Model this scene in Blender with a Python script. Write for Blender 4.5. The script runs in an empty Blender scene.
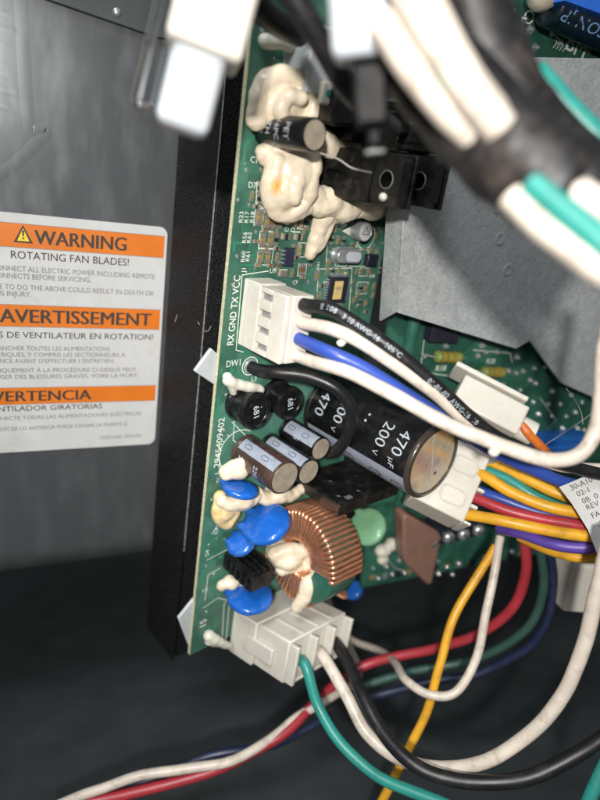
import bpy, math, random
from mathutils import Vector, Matrix, noise
random.seed(7)
MM = 0.001
scene = bpy.context.scene
C = scene.collection

# ------------------------------------------------------------------ camera
FPX = 600.0                                   # focal length in photo pixels (600 x 800 frame)
cd = bpy.data.cameras.new('camera')
cam = bpy.data.objects.new('camera', cd); C.objects.link(cam)
cam.location = (0, 0, 0); cam.rotation_euler = (math.radians(90), 0, 0)
cd.sensor_fit = 'VERTICAL'; cd.sensor_height = 36.0; cd.lens = 36.0 * FPX / 800.0
cd.clip_start = 0.005; cd.clip_end = 20
cd.dof.use_dof = True; cd.dof.focus_distance = 0.196; cd.dof.aperture_fstop = 7.0
scene.camera = cam

# ------------------------------------------------------------------ light
w = bpy.data.worlds.new('World'); scene.world = w; w.use_nodes = True
bg = w.node_tree.nodes['Background']
bg.inputs['Color'].default_value = (0.97, 0.985, 1.0, 1); bg.inputs['Strength'].default_value = 0.14
def area(name, loc, target, size, power, col, spread=180):
    l = bpy.data.lights.new(name, 'AREA'); l.shape = 'DISK'; l.size = size * MM; l.energy = power; l.color = col; l.spread = math.radians(spread)
    o = bpy.data.objects.new(name, l); C.objects.link(o)
    o.location = Vector(loc) * MM
    d = (Vector(target) - Vector(loc)).normalized()
    o.rotation_euler = d.to_track_quat('-Z', 'Y').to_euler()
    return o
area('phone_flash', (-12, -115, 14), (0, 215, -14), 15, .315, (1.0, 0.96, 0.91), 80)  # phone flash, set back behind the lens so brightness falls off less
area('fill_light', (-120, -380, 420), (0, 220, 0), 240, 3.4, (0.95, 0.98, 1.0))  # large soft fill light added for modelling, no visible source
scene.view_settings.view_transform = 'Standard'; scene.view_settings.look = 'None'
scene.view_settings.exposure = 0.0; scene.view_settings.gamma = 1.0
scene.view_settings.use_curve_mapping = False
scene.cycles.max_bounces = 7; scene.cycles.use_denoising = True

# ------------------------------------------------------------------ frames of reference (mm)
def ray(px, py): return Vector(((px - 300) / FPX, 1.0, -(py - 400) / FPX))
def P(px, py, d): return ray(px, py) * d
N = Vector((.65, -.67, -.36)).normalized()                 # away from the power board's face
E1 = Vector((.142, -.358, .923)); E1 = (E1 - N * E1.dot(N)).normalized()   # up along the board
E2 = -N.cross(E1)                                          # across the board
OB = P(222, 330, 190)
R_ = Vector((.90, .43, .03)); R_ = (R_ - E1 * R_.dot(E1)).normalized()
NS = R_.cross(E1).normalized()
OS = P(150, 330, 234)
def frame(o, x, y, z):
    m = Matrix((x, y, z)).transposed().to_4x4(); m.translation = Vector(o) * MM
    return m
MBOARD = frame(OB, E2, E1, N)
MSHEET = frame(OS, R_, E1, NS)
def B(u, v, w): return OB + E2 * u + E1 * v + N * w
def S(a, b, c): return OS + R_ * a + E1 * b + NS * c
def bp(px, py, w=0.0):                                     # a place on the power board, w mm above it -> u, v
    r = ray(px, py); t = (OB + N * w).dot(N) / r.dot(N); q = r * t - OB
    return q.dot(E2), q.dot(E1)
def sp(px, py, c=0.0):
    r = ray(px, py); t = (OS + NS * c).dot(NS) / r.dot(NS); q = r * t - OS
    return q.dot(R_), q.dot(E1)
def localframe(o, xdir, up):                               # frame with x along xdir, z close to up
    x = Vector(xdir).normalized(); z = Vector(up); z = (z - x * z.dot(x)).normalized()
    return frame(o, x, z.cross(x), z)

# ------------------------------------------------------------------ mesh helpers
class MB:
    def __init__(s): s.v = []; s.f = []; s.m = []; s.cur = 0
    def add(s, vs, fs):
        o = len(s.v); s.v += [tuple(q) for q in vs]
        s.f += [tuple(i + o for i in f) for f in fs]; s.m += [s.cur] * len(fs)
        return s
    def box(s, x0, x1, y0, y1, z0, z1, M=None, top=1.0):
        cx, cy = (x0 + x1) / 2, (y0 + y1) / 2
        vs = [Vector((x, y, z0)) for x, y in ((x0, y0), (x1, y0), (x1, y1), (x0, y1))]
        vs += [Vector((cx + (x - cx) * top, cy + (y - cy) * top, z1)) for x, y in ((x0, y0), (x1, y0), (x1, y1), (x0, y1))]
        if M: vs = [M @ q for q in vs]
        return s.add(vs, [(3, 2, 1, 0), (4, 5, 6, 7), (0, 1, 5, 4), (1, 2, 6, 5), (2, 3, 7, 6), (3, 0, 4, 7)])
    def lathe(s, prof, seg=24, c=(0, 0, 0), M=None, a0=0.0, a1=None, cap=True):
        full = a1 is None
        k = seg if full else seg + 1
        A = [a0 + (2 * math.pi if full else a1 - a0) * i / seg for i in range(k)]
        vs = [Vector((c[0] + r * math.cos(a), c[1] + r * math.sin(a), c[2] + z)) for r, z in prof for a in A]
        if M: vs = [M @ q for q in vs]
        fs = []
        for j in range(len(prof) - 1):
            for i in range(seg):
                i2 = (i + 1) % k
                fs.append((j * k + i, j * k + i2, (j + 1) * k + i2, (j + 1) * k + i))
        if full and cap:
            if prof[0][0] > 1e-6: fs.append(tuple(reversed(range(k))))
            if prof[-1][0] > 1e-6: fs.append(tuple((len(prof) - 1) * k + i for i in range(k)))
        return s.add(vs, fs)
    def tube(s, pts, r, seg=12, closed=False, rad=None, caps=True):
        pts = [Vector(q) for q in pts]; n = len(pts); vs = []; fs = []
        T = [(pts[(i + 1) % n if closed else min(i + 1, n - 1)] - pts[(i - 1) % n if closed else max(i - 1, 0)]).normalized() for i in range(n)]
        nrm = T[0].orthogonal().normalized()
        for i in range(n):
            nrm = (nrm - T[i] * nrm.dot(T[i])).normalized(); b = T[i].cross(nrm)
            rr = rad[i] if rad else r
            vs += [pts[i] + (nrm * math.cos(2 * math.pi * k / seg) + b * math.sin(2 * math.pi * k / seg)) * rr for k in range(seg)]
        for i in range(n if closed else n - 1):
            j = (i + 1) % n
            fs += [(i * seg + k, i * seg + (k + 1) % seg, j * seg + (k + 1) % seg, j * seg + k) for k in range(seg)]
        if caps and not closed:
            fs += [tuple(reversed(range(seg))), tuple((n - 1) * seg + k for k in range(seg))]
        return s.add(vs, fs)
    def ball(s, c, rx, ry=None, rz=None, seg=16, ring=10, M=None, z0=-1.0):
        ry = ry or rx; rz = rz or rx
        vs = []; fs = []; lo = math.asin(z0)
        for j in range(ring + 1):
            t = lo + (math.pi / 2 - lo) * j / ring
            for i in range(seg):
                a = 2 * math.pi * i / seg
                vs.append(Vector((rx * math.cos(t) * math.cos(a), ry * math.cos(t) * math.sin(a), rz * math.sin(t))))
        if M: vs = [M @ q for q in vs]
        vs = [q + Vector(c) for q in vs]
        for j in range(ring):
            fs += [(j * seg + i, j * seg + (i + 1) % seg, (j + 1) * seg + (i + 1) % seg, (j + 1) * seg + i) for i in range(seg)]
        return s.add(vs, fs)
    def prism(s, poly, z0, z1):
        k = len(poly)
        vs = [(x, y, z0) for x, y in poly] + [(x, y, z1) for x, y in poly]
        ar = sum(poly[i][0] * poly[(i + 1) % k][1] - poly[(i + 1) % k][0] * poly[i][1] for i in range(k))
        o = list(range(k)) if ar > 0 else list(reversed(range(k)))
        fs = [tuple(reversed(o)), tuple(i + k for i in o)]
        fs += [(o[i], o[(i + 1) % k], o[(i + 1) % k] + k, o[i] + k) for i in range(k)]
        return s.add(vs, fs)
    def line(s, pts, wd, z=0.06, closed=False):             # flat ribbon in the xy plane
        pts = [Vector((p[0], p[1])) for p in pts]
        seq = list(zip(pts, pts[1:] + pts[:1])) if closed else list(zip(pts, pts[1:]))
        for i, (a, b) in enumerate(seq):
            d = (b - a)
            if d.length < 1e-6: continue
            d.normalize(); n_ = Vector((-d.y, d.x)) * wd / 2; e = d * wd / 2
            s.add([(a.x - e.x - n_.x, a.y - e.y - n_.y, z), (b.x + e.x - n_.x, b.y + e.y - n_.y, z),
                   (b.x + e.x + n_.x, b.y + e.y + n_.y, z), (a.x - e.x + n_.x, a.y - e.y + n_.y, z)], [(0, 1, 2, 3)])
            z += 0.0007
        return s

def ridge(path, hw=1.7, top=.9, h=.28, z=0.0):               # low pressed ridge on the xy plane
    mb = MB(); n = len(path); pv = [Vector((q[0], q[1])) for q in path]
    for i, q in enumerate(pv):
        d = (pv[min(i + 1, n - 1)] - pv[max(i - 1, 0)]).normalized(); nn = Vector((-d.y, d.x))
        mb.v += [(q.x + nn.x * o_, q.y + nn.y * o_, z + hh) for o_, hh in ((-hw, -.006), (-top, h), (top, h), (hw, -.006))]
    mb.f = [(i * 4 + j, i * 4 + 4 + j, i * 4 + 5 + j, i * 4 + 1 + j) for i in range(n - 1) for j in range(3)]; mb.m = [0] * len(mb.f)
    return mb
def spline(pts, k=8):
    pts = [Vector(q) for q in pts]; out = []
    Q = [pts[0] * 2 - pts[1]] + pts + [pts[-1] * 2 - pts[-2]]
    for i in range(1, len(Q) - 2):
        a, b, c, d = Q[i - 1:i + 3]
        for j in range(k):
            t = j / k
            out.append(0.5 * ((2 * b) + (c - a) * t + (2 * a - 5 * b + 4 * c - d) * t * t + (3 * b - a - 3 * c + d) * t ** 3))
    out.append(pts[-1]); return out

def thing(name, label, cat, M=None, group=None):
    o = bpy.data.objects.new(name, None); C.objects.link(o); o.empty_display_size = 0.005
    if M is not None: o.matrix_world = M
    return tag(o, label, cat, group)
def tag(o, label=None, cat=None, group=None, kind=None):
    if label: o['label'] = label
    if cat: o['category'] = cat
    if group: o['group'] = group
    if kind: o['kind'] = kind
    return o
def obj(name, mb, mats, parent=None, M=None, label=None, bevel=0, smooth=35, remesh=0, disp=0, dscale=4.0, seg=2, sub=0):
    """mb in mm -> one mesh object in metres; M places it in the parent's frame (or the world)"""
    me = bpy.data.meshes.new(name)
    me.from_pydata([(x * MM, y * MM, z * MM) for x, y, z in mb.v], [], mb.f)
    mats = mats if isinstance(mats, (list, tuple)) else [mats]
    for m in mats: me.materials.append(m)
    if len(mats) > 1: me.polygons.foreach_set('material_index', mb.m)
    me.validate()
    if smooth:
        me.polygons.foreach_set('use_smooth', [True] * len(me.polygons))
        if smooth < 180: me.set_sharp_from_angle(angle=math.radians(smooth))
    me.update()
    o = bpy.data.objects.new(name, me); C.objects.link(o)
    if parent is not None: o.parent = parent
    if M is not None: o.matrix_local = M
    if label: o['label'] = label
    if remesh:
        r = o.modifiers.new('r', 'REMESH'); r.mode = 'VOXEL'; r.voxel_size = remesh * MM; r.use_smooth_shade = True
        sm = o.modifiers.new('s', 'SMOOTH'); sm.iterations = 3
    if bevel:
        b = o.modifiers.new('b', 'BEVEL'); b.width = bevel * MM; b.segments = seg; b.limit_method = 'ANGLE'; b.harden_normals = False
    if sub:
        b = o.modifiers.new('u', 'SUBSURF'); b.levels = sub; b.render_levels = sub
    if disp:
        t = bpy.data.textures.new('lumps', 'CLOUDS'); t.noise_scale = dscale * MM; t.noise_depth = 1
        d = o.modifiers.new('d', 'DISPLACE'); d.texture = t; d.strength = disp * MM; d.mid_level = 0.5; d.texture_coords = 'LOCAL'
        if remesh:
            t2 = bpy.data.textures.new('fine_lumps', 'CLOUDS'); t2.noise_scale = dscale * .3 * MM; t2.noise_depth = 1
            d2 = o.modifiers.new('e', 'DISPLACE'); d2.texture = t2; d2.strength = disp * .1 * MM; d2.mid_level = 0.5; d2.texture_coords = 'LOCAL'
    return o
def T(x, y, z, rz=0.0): return Matrix.Translation((x * MM, y * MM, z * MM)) @ Matrix.Rotation(rz, 4, 'Z')

_tc = {}
def text2d(body, size, bold=0.0):
    key = (body, bold)
    if key not in _tc:
        cu = bpy.data.curves.new('t', 'FONT'); cu.body = body; cu.size = 1.0; cu.resolution_u = 3; cu.offset = bold
        o = bpy.data.objects.new('t', cu); me = bpy.data.meshes.new_from_object(o)
        _tc[key] = ([(v.co.x, v.co.y) for v in me.vertices], [tuple(p.vertices) for p in me.polygons])
        bpy.data.meshes.remove(me); bpy.data.objects.remove(o); bpy.data.curves.remove(cu)
    vs, fs = _tc[key]
    return [(x * size, y * size) for x, y in vs], fs
CAP = 0.70                                                  # cap height / font size
def lettering(mb, body, size, x, y, z=0.06, rot=0.0, bold=0.0, center=False, width=None, slant=0.0):
    vs, fs = text2d(body, size, 0.0)
    if not vs: return mb
    lo = min(v[0] for v in vs); hi = max(v[0] for v in vs)
    k = (width / (hi - lo)) if width else 1.0
    off = -(lo + hi) / 2 * k if center else -lo * k
    c, s_ = math.cos(rot), math.sin(rot)
    oy = -size * CAP / 2 if center else 0
    ex = bold * size * .75
    for i, sx in enumerate((-ex, 0, ex) if ex else (0,)):
        out = []
        for a, b in vs:
            a = a * k + off + sx; b += oy
            out.append((x + a * c - b * s_, y + a * s_ + b * c, z + .004 * i))
        mb.add(out, fs)
    return mb
def cyl_lettering(mb, body, size, R, phi, w0, bold=0.0, width=None, along=False, flip=False):
    """print on a cylinder about z; across the axis, or along it"""
    vs, fs = text2d(body, size, 0.0)
    lo = min(v[0] for v in vs); hi = max(v[0] for v in vs); k = (width / (hi - lo)) if width else 1.0
    out = []
    for a, b in vs:
        a = (a - (lo + hi) / 2) * k
        if flip: a, b = -a, -b
        if along: ang, z = phi - b / R, w0 + a
        else: ang, z = phi + a / R, w0 + b
        out.append((R * math.cos(ang), R * math.sin(ang), z))
    return mb.add(out, fs)
def tube_lettering(mb, pts, r, body, size, s0, bold=0.0, flip=False):
    """print running along a wire, on the side that faces out of the housing"""
    vs, fs = text2d(body, size, 0.0); out = []
    acc = [0.0]
    for a, b in zip(pts, pts[1:]): acc.append(acc[-1] + (b - a).length)
    W = max(v[0] for v in vs)
    for x, y in vs:
        if flip: x, y = W - x, -y
        s = s0 + x; i = 0
        while i < len(acc) - 2 and acc[i + 1] < s: i += 1
        t = (s - acc[i]) / (acc[i + 1] - acc[i]); c = pts[i].lerp(pts[i + 1], t)
        tg = (pts[i + 1] - pts[i]).normalized(); nn = -c.normalized(); nn = (nn - tg * nn.dot(tg)).normalized(); b = nn.cross(tg)
        a = (y - (0 if flip else 0) - size * .35 * (-1 if flip else 1)) / r
        out.append(c + (nn * math.cos(a) + b * math.sin(a)) * (r + 0.07))
    return mb.add(out, fs)

# ------------------------------------------------------------------ materials
def hx(h):
    h = h.lstrip('#'); c = [int(h[i:i + 2], 16) / 255 for i in (0, 2, 4)]
    return tuple(x / 12.92 if x <= .04045 else ((x + .055) / 1.055) ** 2.4 for x in c) + (1,)
_mc = {}
def mat(name, col, rough=.45, metal=0.0, var=.12, vs=220, bump=.12, bs=900, spec=.5, coat=0.0, sss=0.0, trans=0.0, rvar=.12,
        dirt=None, dirt_amt=0.0, dirt_s=120, alpha=1.0, detail=5, ior=None):
    if name in _mc: return _mc[name]
    m = bpy.data.materials.new(name); m.use_nodes = True; nt = m.node_tree; nd = nt.nodes; L = nt.links
    p = nd['Principled BSDF']; c = hx(col) if isinstance(col, str) else col
    tc = nd.new('ShaderNodeTexCoord')
    n1 = nd.new('ShaderNodeTexNoise'); n1.inputs['Scale'].default_value = vs; n1.inputs['Detail'].default_value = detail
    L.new(tc.outputs['Object'], n1.inputs['Vector'])
    mr = nd.new('ShaderNodeMapRange'); mr.inputs['From Min'].default_value = .3; mr.inputs['From Max'].default_value = .7
    mr.inputs['To Min'].default_value = 1 - var; mr.inputs['To Max'].default_value = 1 + var
    L.new(n1.outputs['Fac'], mr.inputs['Value'])
    mx = nd.new('ShaderNodeVectorMath'); mx.operation = 'SCALE'; mx.inputs[0].default_value = c[:3]
    L.new(mr.outputs['Result'], mx.inputs['Scale'])
    out = mx.outputs['Vector']
    if dirt:
        n3 = nd.new('ShaderNodeTexNoise'); n3.inputs['Scale'].default_value = dirt_s; n3.inputs['Detail'].default_value = 8; n3.inputs['Roughness'].default_value = .7
        L.new(tc.outputs['Object'], n3.inputs['Vector'])
        cr = nd.new('ShaderNodeMapRange'); cr.inputs['From Min'].default_value = .5; cr.inputs['From Max'].default_value = .72
        cr.inputs['To Max'].default_value = dirt_amt; L.new(n3.outputs['Fac'], cr.inputs['Value'])
        mi = nd.new('ShaderNodeMix'); mi.data_type = 'RGBA'; mi.inputs[7].default_value = hx(dirt)
        L.new(cr.outputs['Result'], mi.inputs[0]); L.new(out, mi.inputs[6]); out = mi.outputs[2]
    L.new(out, p.inputs['Base Color'])
    r2 = nd.new('ShaderNodeMapRange'); r2.inputs['To Min'].default_value = max(.02, rough - rvar); r2.inputs['To Max'].default_value = min(1, rough + rvar)
    L.new(n1.outputs['Fac'], r2.inputs['Value']); L.new(r2.outputs['Result'], p.inputs['Roughness'])
    p.inputs['Metallic'].default_value = metal; p.inputs['Specular IOR Level'].default_value = spec
    p.inputs['Coat Weight'].default_value = coat; p.inputs['Coat Roughness'].default_value = .12
    p.inputs['Transmission Weight'].default_value = trans; p.inputs['Alpha'].default_value = alpha
    if ior: p.inputs['IOR'].default_value = ior
    if sss:
        p.inputs['Subsurface Weight'].default_value = sss; p.inputs['Subsurface Radius'].default_value = (1, .8, .6); p.inputs['Subsurface Scale'].default_value = .0012
    if bump:
        n2 = nd.new('ShaderNodeTexNoise'); n2.inputs['Scale'].default_value = bs; n2.inputs['Detail'].default_value = 4
        L.new(tc.outputs['Object'], n2.inputs['Vector'])
        b = nd.new('ShaderNodeBump'); b.inputs['Strength'].default_value = bump; b.inputs['Distance'].default_value = .0004
        L.new(n2.outputs['Fac'], b.inputs['Height']); L.new(b.outputs['Normal'], p.inputs['Normal'])
    _mc[name] = m
    return m
def galvanised(name, lo, hi, scale, rough, metal, smear=1.0, bump=.15, spangle=.35, cloud=.95):
    m = bpy.data.materials.new(name); m.use_nodes = True; nt = m.node_tree; nd = nt.nodes; L = nt.links; p = nd['Principled BSDF']
    tc = nd.new('ShaderNodeTexCoord')
    mp = nd.new('ShaderNodeMapping'); mp.inputs['Scale'].default_value = (1, smear, 1); L.new(tc.outputs['Object'], mp.inputs['Vector'])
    vo = nd.new('ShaderNodeTexVoronoi'); vo.inputs['Scale'].default_value = scale; L.new(mp.outputs['Vector'], vo.inputs['Vector'])
    bwn = nd.new('ShaderNodeRGBToBW'); L.new(vo.outputs['Color'], bwn.inputs['Color'])
    n1 = nd.new('ShaderNodeTexNoise'); n1.inputs['Scale'].default_value = 38; n1.inputs['Detail'].default_value = 8; n1.inputs['Roughness'].default_value = .65
    L.new(tc.outputs['Object'], n1.inputs['Vector'])
    n2 = nd.new('ShaderNodeTexNoise'); n2.inputs['Scale'].default_value = scale * 2.2; n2.inputs['Detail'].default_value = 3; L.new(mp.outputs['Vector'], n2.inputs['Vector'])
    a = nd.new('ShaderNodeMath'); a.operation = 'MULTIPLY_ADD'; a.inputs[1].default_value = spangle; L.new(bwn.outputs['Val'], a.inputs[0]); L.new(n2.outputs['Fac'], a.inputs[2])
    b = nd.new('ShaderNodeMath'); b.operation = 'MULTIPLY_ADD'; b.inputs[1].default_value = cloud; L.new(n1.outputs['Fac'], b.inputs[0]); L.new(a.outputs[0], b.inputs[2])
    mr = nd.new('ShaderNodeMapRange'); mr.inputs['From Min'].default_value = .65; mr.inputs['From Max'].default_value = 1.5; L.new(b.outputs[0], mr.inputs['Value'])
    cr = nd.new('ShaderNodeMix'); cr.data_type = 'RGBA'; cr.inputs[6].default_value = hx(lo); cr.inputs[7].default_value = hx(hi); L.new(mr.outputs['Result'], cr.inputs[0])
    L.new(cr.outputs[2], p.inputs['Base Color'])
    rr = nd.new('ShaderNodeMapRange'); rr.inputs['To Min'].default_value = rough - .1; rr.inputs['To Max'].default_value = rough + .14; L.new(mr.outputs['Result'], rr.inputs['Value'])
    L.new(rr.outputs['Result'], p.inputs['Roughness']); p.inputs['Metallic'].default_value = metal
    bm = nd.new('ShaderNodeBump'); bm.inputs['Strength'].default_value = bump; bm.inputs['Distance'].default_value = .0003
    L.new(b.outputs[0], bm.inputs['Height']); L.new(bm.outputs['Normal'], p.inputs['Normal'])
    return m
def laminate(name, base, trace):                             # solder mask over copper pours of slightly different tone
    m = bpy.data.materials.new(name); m.use_nodes = True; nt = m.node_tree; nd = nt.nodes; L = nt.links; p = nd['Principled BSDF']
    tc = nd.new('ShaderNodeTexCoord')
    vo = nd.new('ShaderNodeTexVoronoi'); vo.distance = 'CHEBYCHEV'; vo.inputs['Scale'].default_value = 75; L.new(tc.outputs['Object'], vo.inputs['Vector'])
    bw = nd.new('ShaderNodeRGBToBW'); L.new(vo.outputs['Color'], bw.inputs['Color'])
    st = nd.new('ShaderNodeMapRange'); st.inputs['From Min'].default_value = .48; st.inputs['From Max'].default_value = .52; L.new(bw.outputs['Val'], st.inputs['Value'])
    mi = nd.new('ShaderNodeMix'); mi.data_type = 'RGBA'; mi.inputs[6].default_value = hx(base); mi.inputs[7].default_value = hx(trace); L.new(st.outputs['Result'], mi.inputs[0])
    n0 = nd.new('ShaderNodeTexNoise'); n0.inputs['Scale'].default_value = 140; n0.inputs['Detail'].default_value = 6; L.new(tc.outputs['Object'], n0.inputs['Vector'])
    rp = nd.new('ShaderNodeMapRange'); rp.inputs['From Min'].default_value = .35; rp.inputs['From Max'].default_value = .65; rp.inputs['To Min'].default_value = .72; rp.inputs['To Max'].default_value = 1.2
    L.new(n0.outputs['Fac'], rp.inputs['Value'])
    mu = nd.new('ShaderNodeMix'); mu.data_type = 'RGBA'; mu.blend_type = 'MULTIPLY'; mu.inputs[0].default_value = .8; L.new(mi.outputs[2], mu.inputs[6]); L.new(rp.outputs['Result'], mu.inputs[7])
    L.new(mu.outputs[2], p.inputs['Base Color'])
    rr = nd.new('ShaderNodeMapRange'); rr.inputs['To Min'].default_value = .28; rr.inputs['To Max'].default_value = .55; L.new(n0.outputs['Fac'], rr.inputs['Value']); L.new(rr.outputs['Result'], p.inputs['Roughness'])
    p.inputs['Coat Weight'].default_value = .2; p.inputs['Coat Roughness'].default_value = .3
    bm = nd.new('ShaderNodeBump'); bm.inputs['Strength'].default_value = .2; bm.inputs['Distance'].default_value = .00015
    L.new(st.outputs['Result'], bm.inputs['Height']); L.new(bm.outputs['Normal'], p.inputs['Normal'])
    return m

m_sheet = galvanised('galvanised_sheet', '#64676a', '#808487', 60, .38, .6, .3, .02, .03, .35)
m_zinc = galvanised('zinc_bracket', '#9ea3a4', '#d3d7d7', 520, .38, .3, 1.0, .05, .3, .6)
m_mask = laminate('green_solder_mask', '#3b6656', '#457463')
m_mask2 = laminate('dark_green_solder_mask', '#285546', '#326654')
m_fr4 = mat('glass_fibre_edge', '#b9b795', .7, var=.25, vs=900, bump=.4)
m_silk = mat('silkscreen_ink', '#dfe4da', .6, var=.06, bump=0)
m_black = mat('black_plastic', '#141414', .36, var=.3, vs=300, bump=.2, bs=1500, dirt='#5a5750', dirt_amt=.35, dirt_s=260)
m_blackrough = mat('black_textured_plastic', '#0b0c0e', .6, var=.5, vs=2200, bump=1.0, bs=1500, dirt='#55565a', dirt_amt=.4, dirt_s=1700, spec=.22)
m_epoxy = mat('black_epoxy', '#101113', .26, var=.2, vs=400, bump=.06, bs=900, dirt='#55524b', dirt_amt=.16, dirt_s=300)
m_nylon = mat('white_nylon', '#d3cfc5', .42, var=.05, vs=160, bump=.06, sss=.25, dirt='#b3aa98', dirt_amt=.35, dirt_s=140)
m_nylonblue = mat('bluish_white_nylon', '#b9bfc5', .4, var=.03, bump=.03, sss=.3)
m_clear = mat('clear_plastic', '#f4f6f6', .06, var=.01, bump=.03, trans=1.0, ior=1.45, rvar=.03)
m_milky = mat('milky_plastic', '#c9cfd0', .4, var=.06, bump=.08, trans=.25, sss=.3)
m_glue = mat('cream_silicone', '#dccfb8', .34, var=.07, vs=120, bump=.22, bs=420, sss=.15, dirt='#c2ab85', dirt_amt=.5, dirt_s=110)
def stained_glue(centre, radius):                            # the cream glue with one yellowed burn spot at a place of its own
    m = m_glue.copy(); m.name = 'cream_silicone_with_yellow_spot'; nt = m.node_tree; nd = nt.nodes; L = nt.links; p = nd['Principled BSDF']
    tc = nd.new('ShaderNodeTexCoord'); ns_ = nd.new('ShaderNodeTexNoise'); ns_.inputs['Scale'].default_value = 500; L.new(tc.outputs['Object'], ns_.inputs['Vector'])
    ds = nd.new('ShaderNodeVectorMath'); ds.operation = 'DISTANCE'; ds.inputs[1].default_value = [q * MM for q in centre]; L.new(tc.outputs['Object'], ds.inputs[0])
    ad = nd.new('ShaderNodeMath'); ad.operation = 'MULTIPLY_ADD'; ad.inputs[1].default_value = .0025; L.new(ns_.outputs['Fac'], ad.inputs[0]); L.new(ds.outputs['Value'], ad.inputs[2])
    mr = nd.new('ShaderNodeMapRange'); mr.inputs['From Min'].default_value = radius * MM * 1.4; mr.inputs['From Max'].default_value = radius * MM * .5; mr.inputs['To Max'].default_value = .9; L.new(ad.outputs[0], mr.inputs['Value'])
    mi = nd.new('ShaderNodeMix'); mi.data_type = 'RGBA'; mi.inputs[7].default_value = hx('#e0a53a'); L.new(mr.outputs['Result'], mi.inputs[0])
    L.new(p.inputs['Base Color'].links[0].from_socket, mi.inputs[6]); L.new(mi.outputs[2], p.inputs['Base Color'])
    return m
m_gluey = mat('yellowed_silicone', '#e0bd62', .5, var=.1, vs=150, bump=.12, bs=500, sss=.3)
m_gluew = mat('white_silicone', '#cfcdbf', .45, var=.08, vs=150, bump=.3, bs=500, sss=.3, dirt='#a9a491', dirt_amt=.35, dirt_s=160)
m_blue = mat('blue_epoxy_coat', '#1a5cb6', .2, var=.14, vs=140, bump=.22, bs=260, coat=.4, dirt='#5d83ad', dirt_amt=.35, dirt_s=240)
m_green = mat('green_epoxy_coat', '#6f9d78', .4, var=.1, bump=.08, coat=.2)
m_copper = mat('enamelled_copper', '#dfa07c', .22, metal=.8, var=.16, vs=500, bump=.05, coat=.4)
m_ferrite = mat('green_ferrite', '#2c5f50', .35, var=.15, bump=.08, coat=.2)
m_tin = mat('solder', '#cfd2d4', .25, metal=.75, var=.12, bump=.12, bs=1500)
m_steel = mat('dull_steel', '#b4b7b8', .34, metal=.6, var=.2, bump=.1)
m_alu = mat('capacitor_can_top', '#c2b6a2', .24, metal=.5, var=.15, vs=260, bump=.06, dirt='#6b5c49', dirt_amt=.35, dirt_s=200)
m_sleeve = mat('black_sleeve', '#0e0f11', .3, var=.3, vs=300, bump=.18, bs=700, coat=.15, dirt='#57534b', dirt_amt=.22, dirt_s=200)
m_brown = mat('brown_sleeve', '#40302b', .3, var=.15, vs=300, bump=.1, coat=.2, dirt='#6a5850', dirt_amt=.4, dirt_s=300)
m_stripe = mat('grey_blue_print', '#8f97a5', .42, var=.1, vs=300, bump=.06, dirt='#6d7078', dirt_amt=.3, dirt_s=260)
m_print = mat('pale_print', '#b4bdc6', .5, var=.12, vs=600, bump=0)
m_tan = mat('chip_tan', '#8d7a52', .45, var=.3, vs=900, bump=.1)
m_tin2 = mat('chip_terminal', '#b7b0a2', .35, metal=.7, var=.3, vs=1500, bump=.2)
m_rust = mat('chip_brown', '#77543a', .5, var=.3, vs=900, bump=.1)
m_chip = mat('chip_body', '#23252f', .42, var=.15, vs=600, bump=.12)
m_navy = mat('integrated_circuit_body', '#2b2d42', .4, var=.12, vs=600, bump=.1)
m_gold = mat('gold_sticker', '#d2b878', .5, var=.12, vs=700, bump=.05)
m_film = mat('brown_film_capacitor', '#86675a', .45, var=.1, vs=160, bump=.12, coat=.15)
m_resg = mat('olive_resistor', '#7d8a4a', .4, var=.15, vs=500, bump=.1, coat=.3)
m_resband = mat('resistor_bands', '#b58a35', .4, var=.1, bump=0)
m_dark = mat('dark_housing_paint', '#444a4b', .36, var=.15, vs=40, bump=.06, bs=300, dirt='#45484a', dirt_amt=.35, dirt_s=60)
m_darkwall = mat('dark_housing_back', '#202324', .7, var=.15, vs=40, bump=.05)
m_paper = mat('label_paper', '#c2c3c2', .36, var=.06, vs=60, bump=.12, bs=120, dirt='#97948b', dirt_amt=.35, dirt_s=55)
m_orange = mat('orange_print', '#d0701f', .42, var=.07, vs=90, bump=.12, bs=120, dirt='#a5652f', dirt_amt=.3, dirt_s=60)
m_yellow_print = mat('yellow_print', '#e6c22c', .5, var=.05, bump=0)
m_ink = mat('black_ink', '#3a322d', .6, var=.1, bump=0)
m_greyink = mat('grey_ink', '#7c7a78', .6, var=.1, bump=0)
m_tape = mat('black_tape', '#141416', .5, var=.35, vs=160, bump=.4, bs=160, dirt='#6a5f58', dirt_amt=.5, dirt_s=110)
m_heat = mat('black_heatshrink', '#070708', .55, spec=.2, var=.3, vs=200, bump=.3, bs=400, dirt='#3a3836', dirt_amt=.3, dirt_s=150)
m_lint = mat('lint', '#a8a49c', .8, var=.1, bump=0)
WIRES = {}
for nme, c in dict(white='#d3c8bb', black='#17181b', blue='#3350a8', teal='#2b8a80', yellow='#dfa52a', red='#a8323c', purple='#5b45a0',
                   dark_green='#34544d', navy='#232c49', orange='#d06f2e', grey='#8b8d8c', brown='#5a3d30').items():
    WIRES[nme] = mat(nme + '_insulation', c, .38 if nme != 'black' else .42, var=.14, vs=90, bump=.3, bs=260, sss=.06 if nme == 'white' else 0,
                     dirt='#77674f' if nme == 'white' else '#4a443b', dirt_amt=.55 if nme == 'white' else .4, dirt_s=210)
def pts3(L): return [B(*q[1:]) if q[0] == 'b' else P(*q) for q in L]
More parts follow.
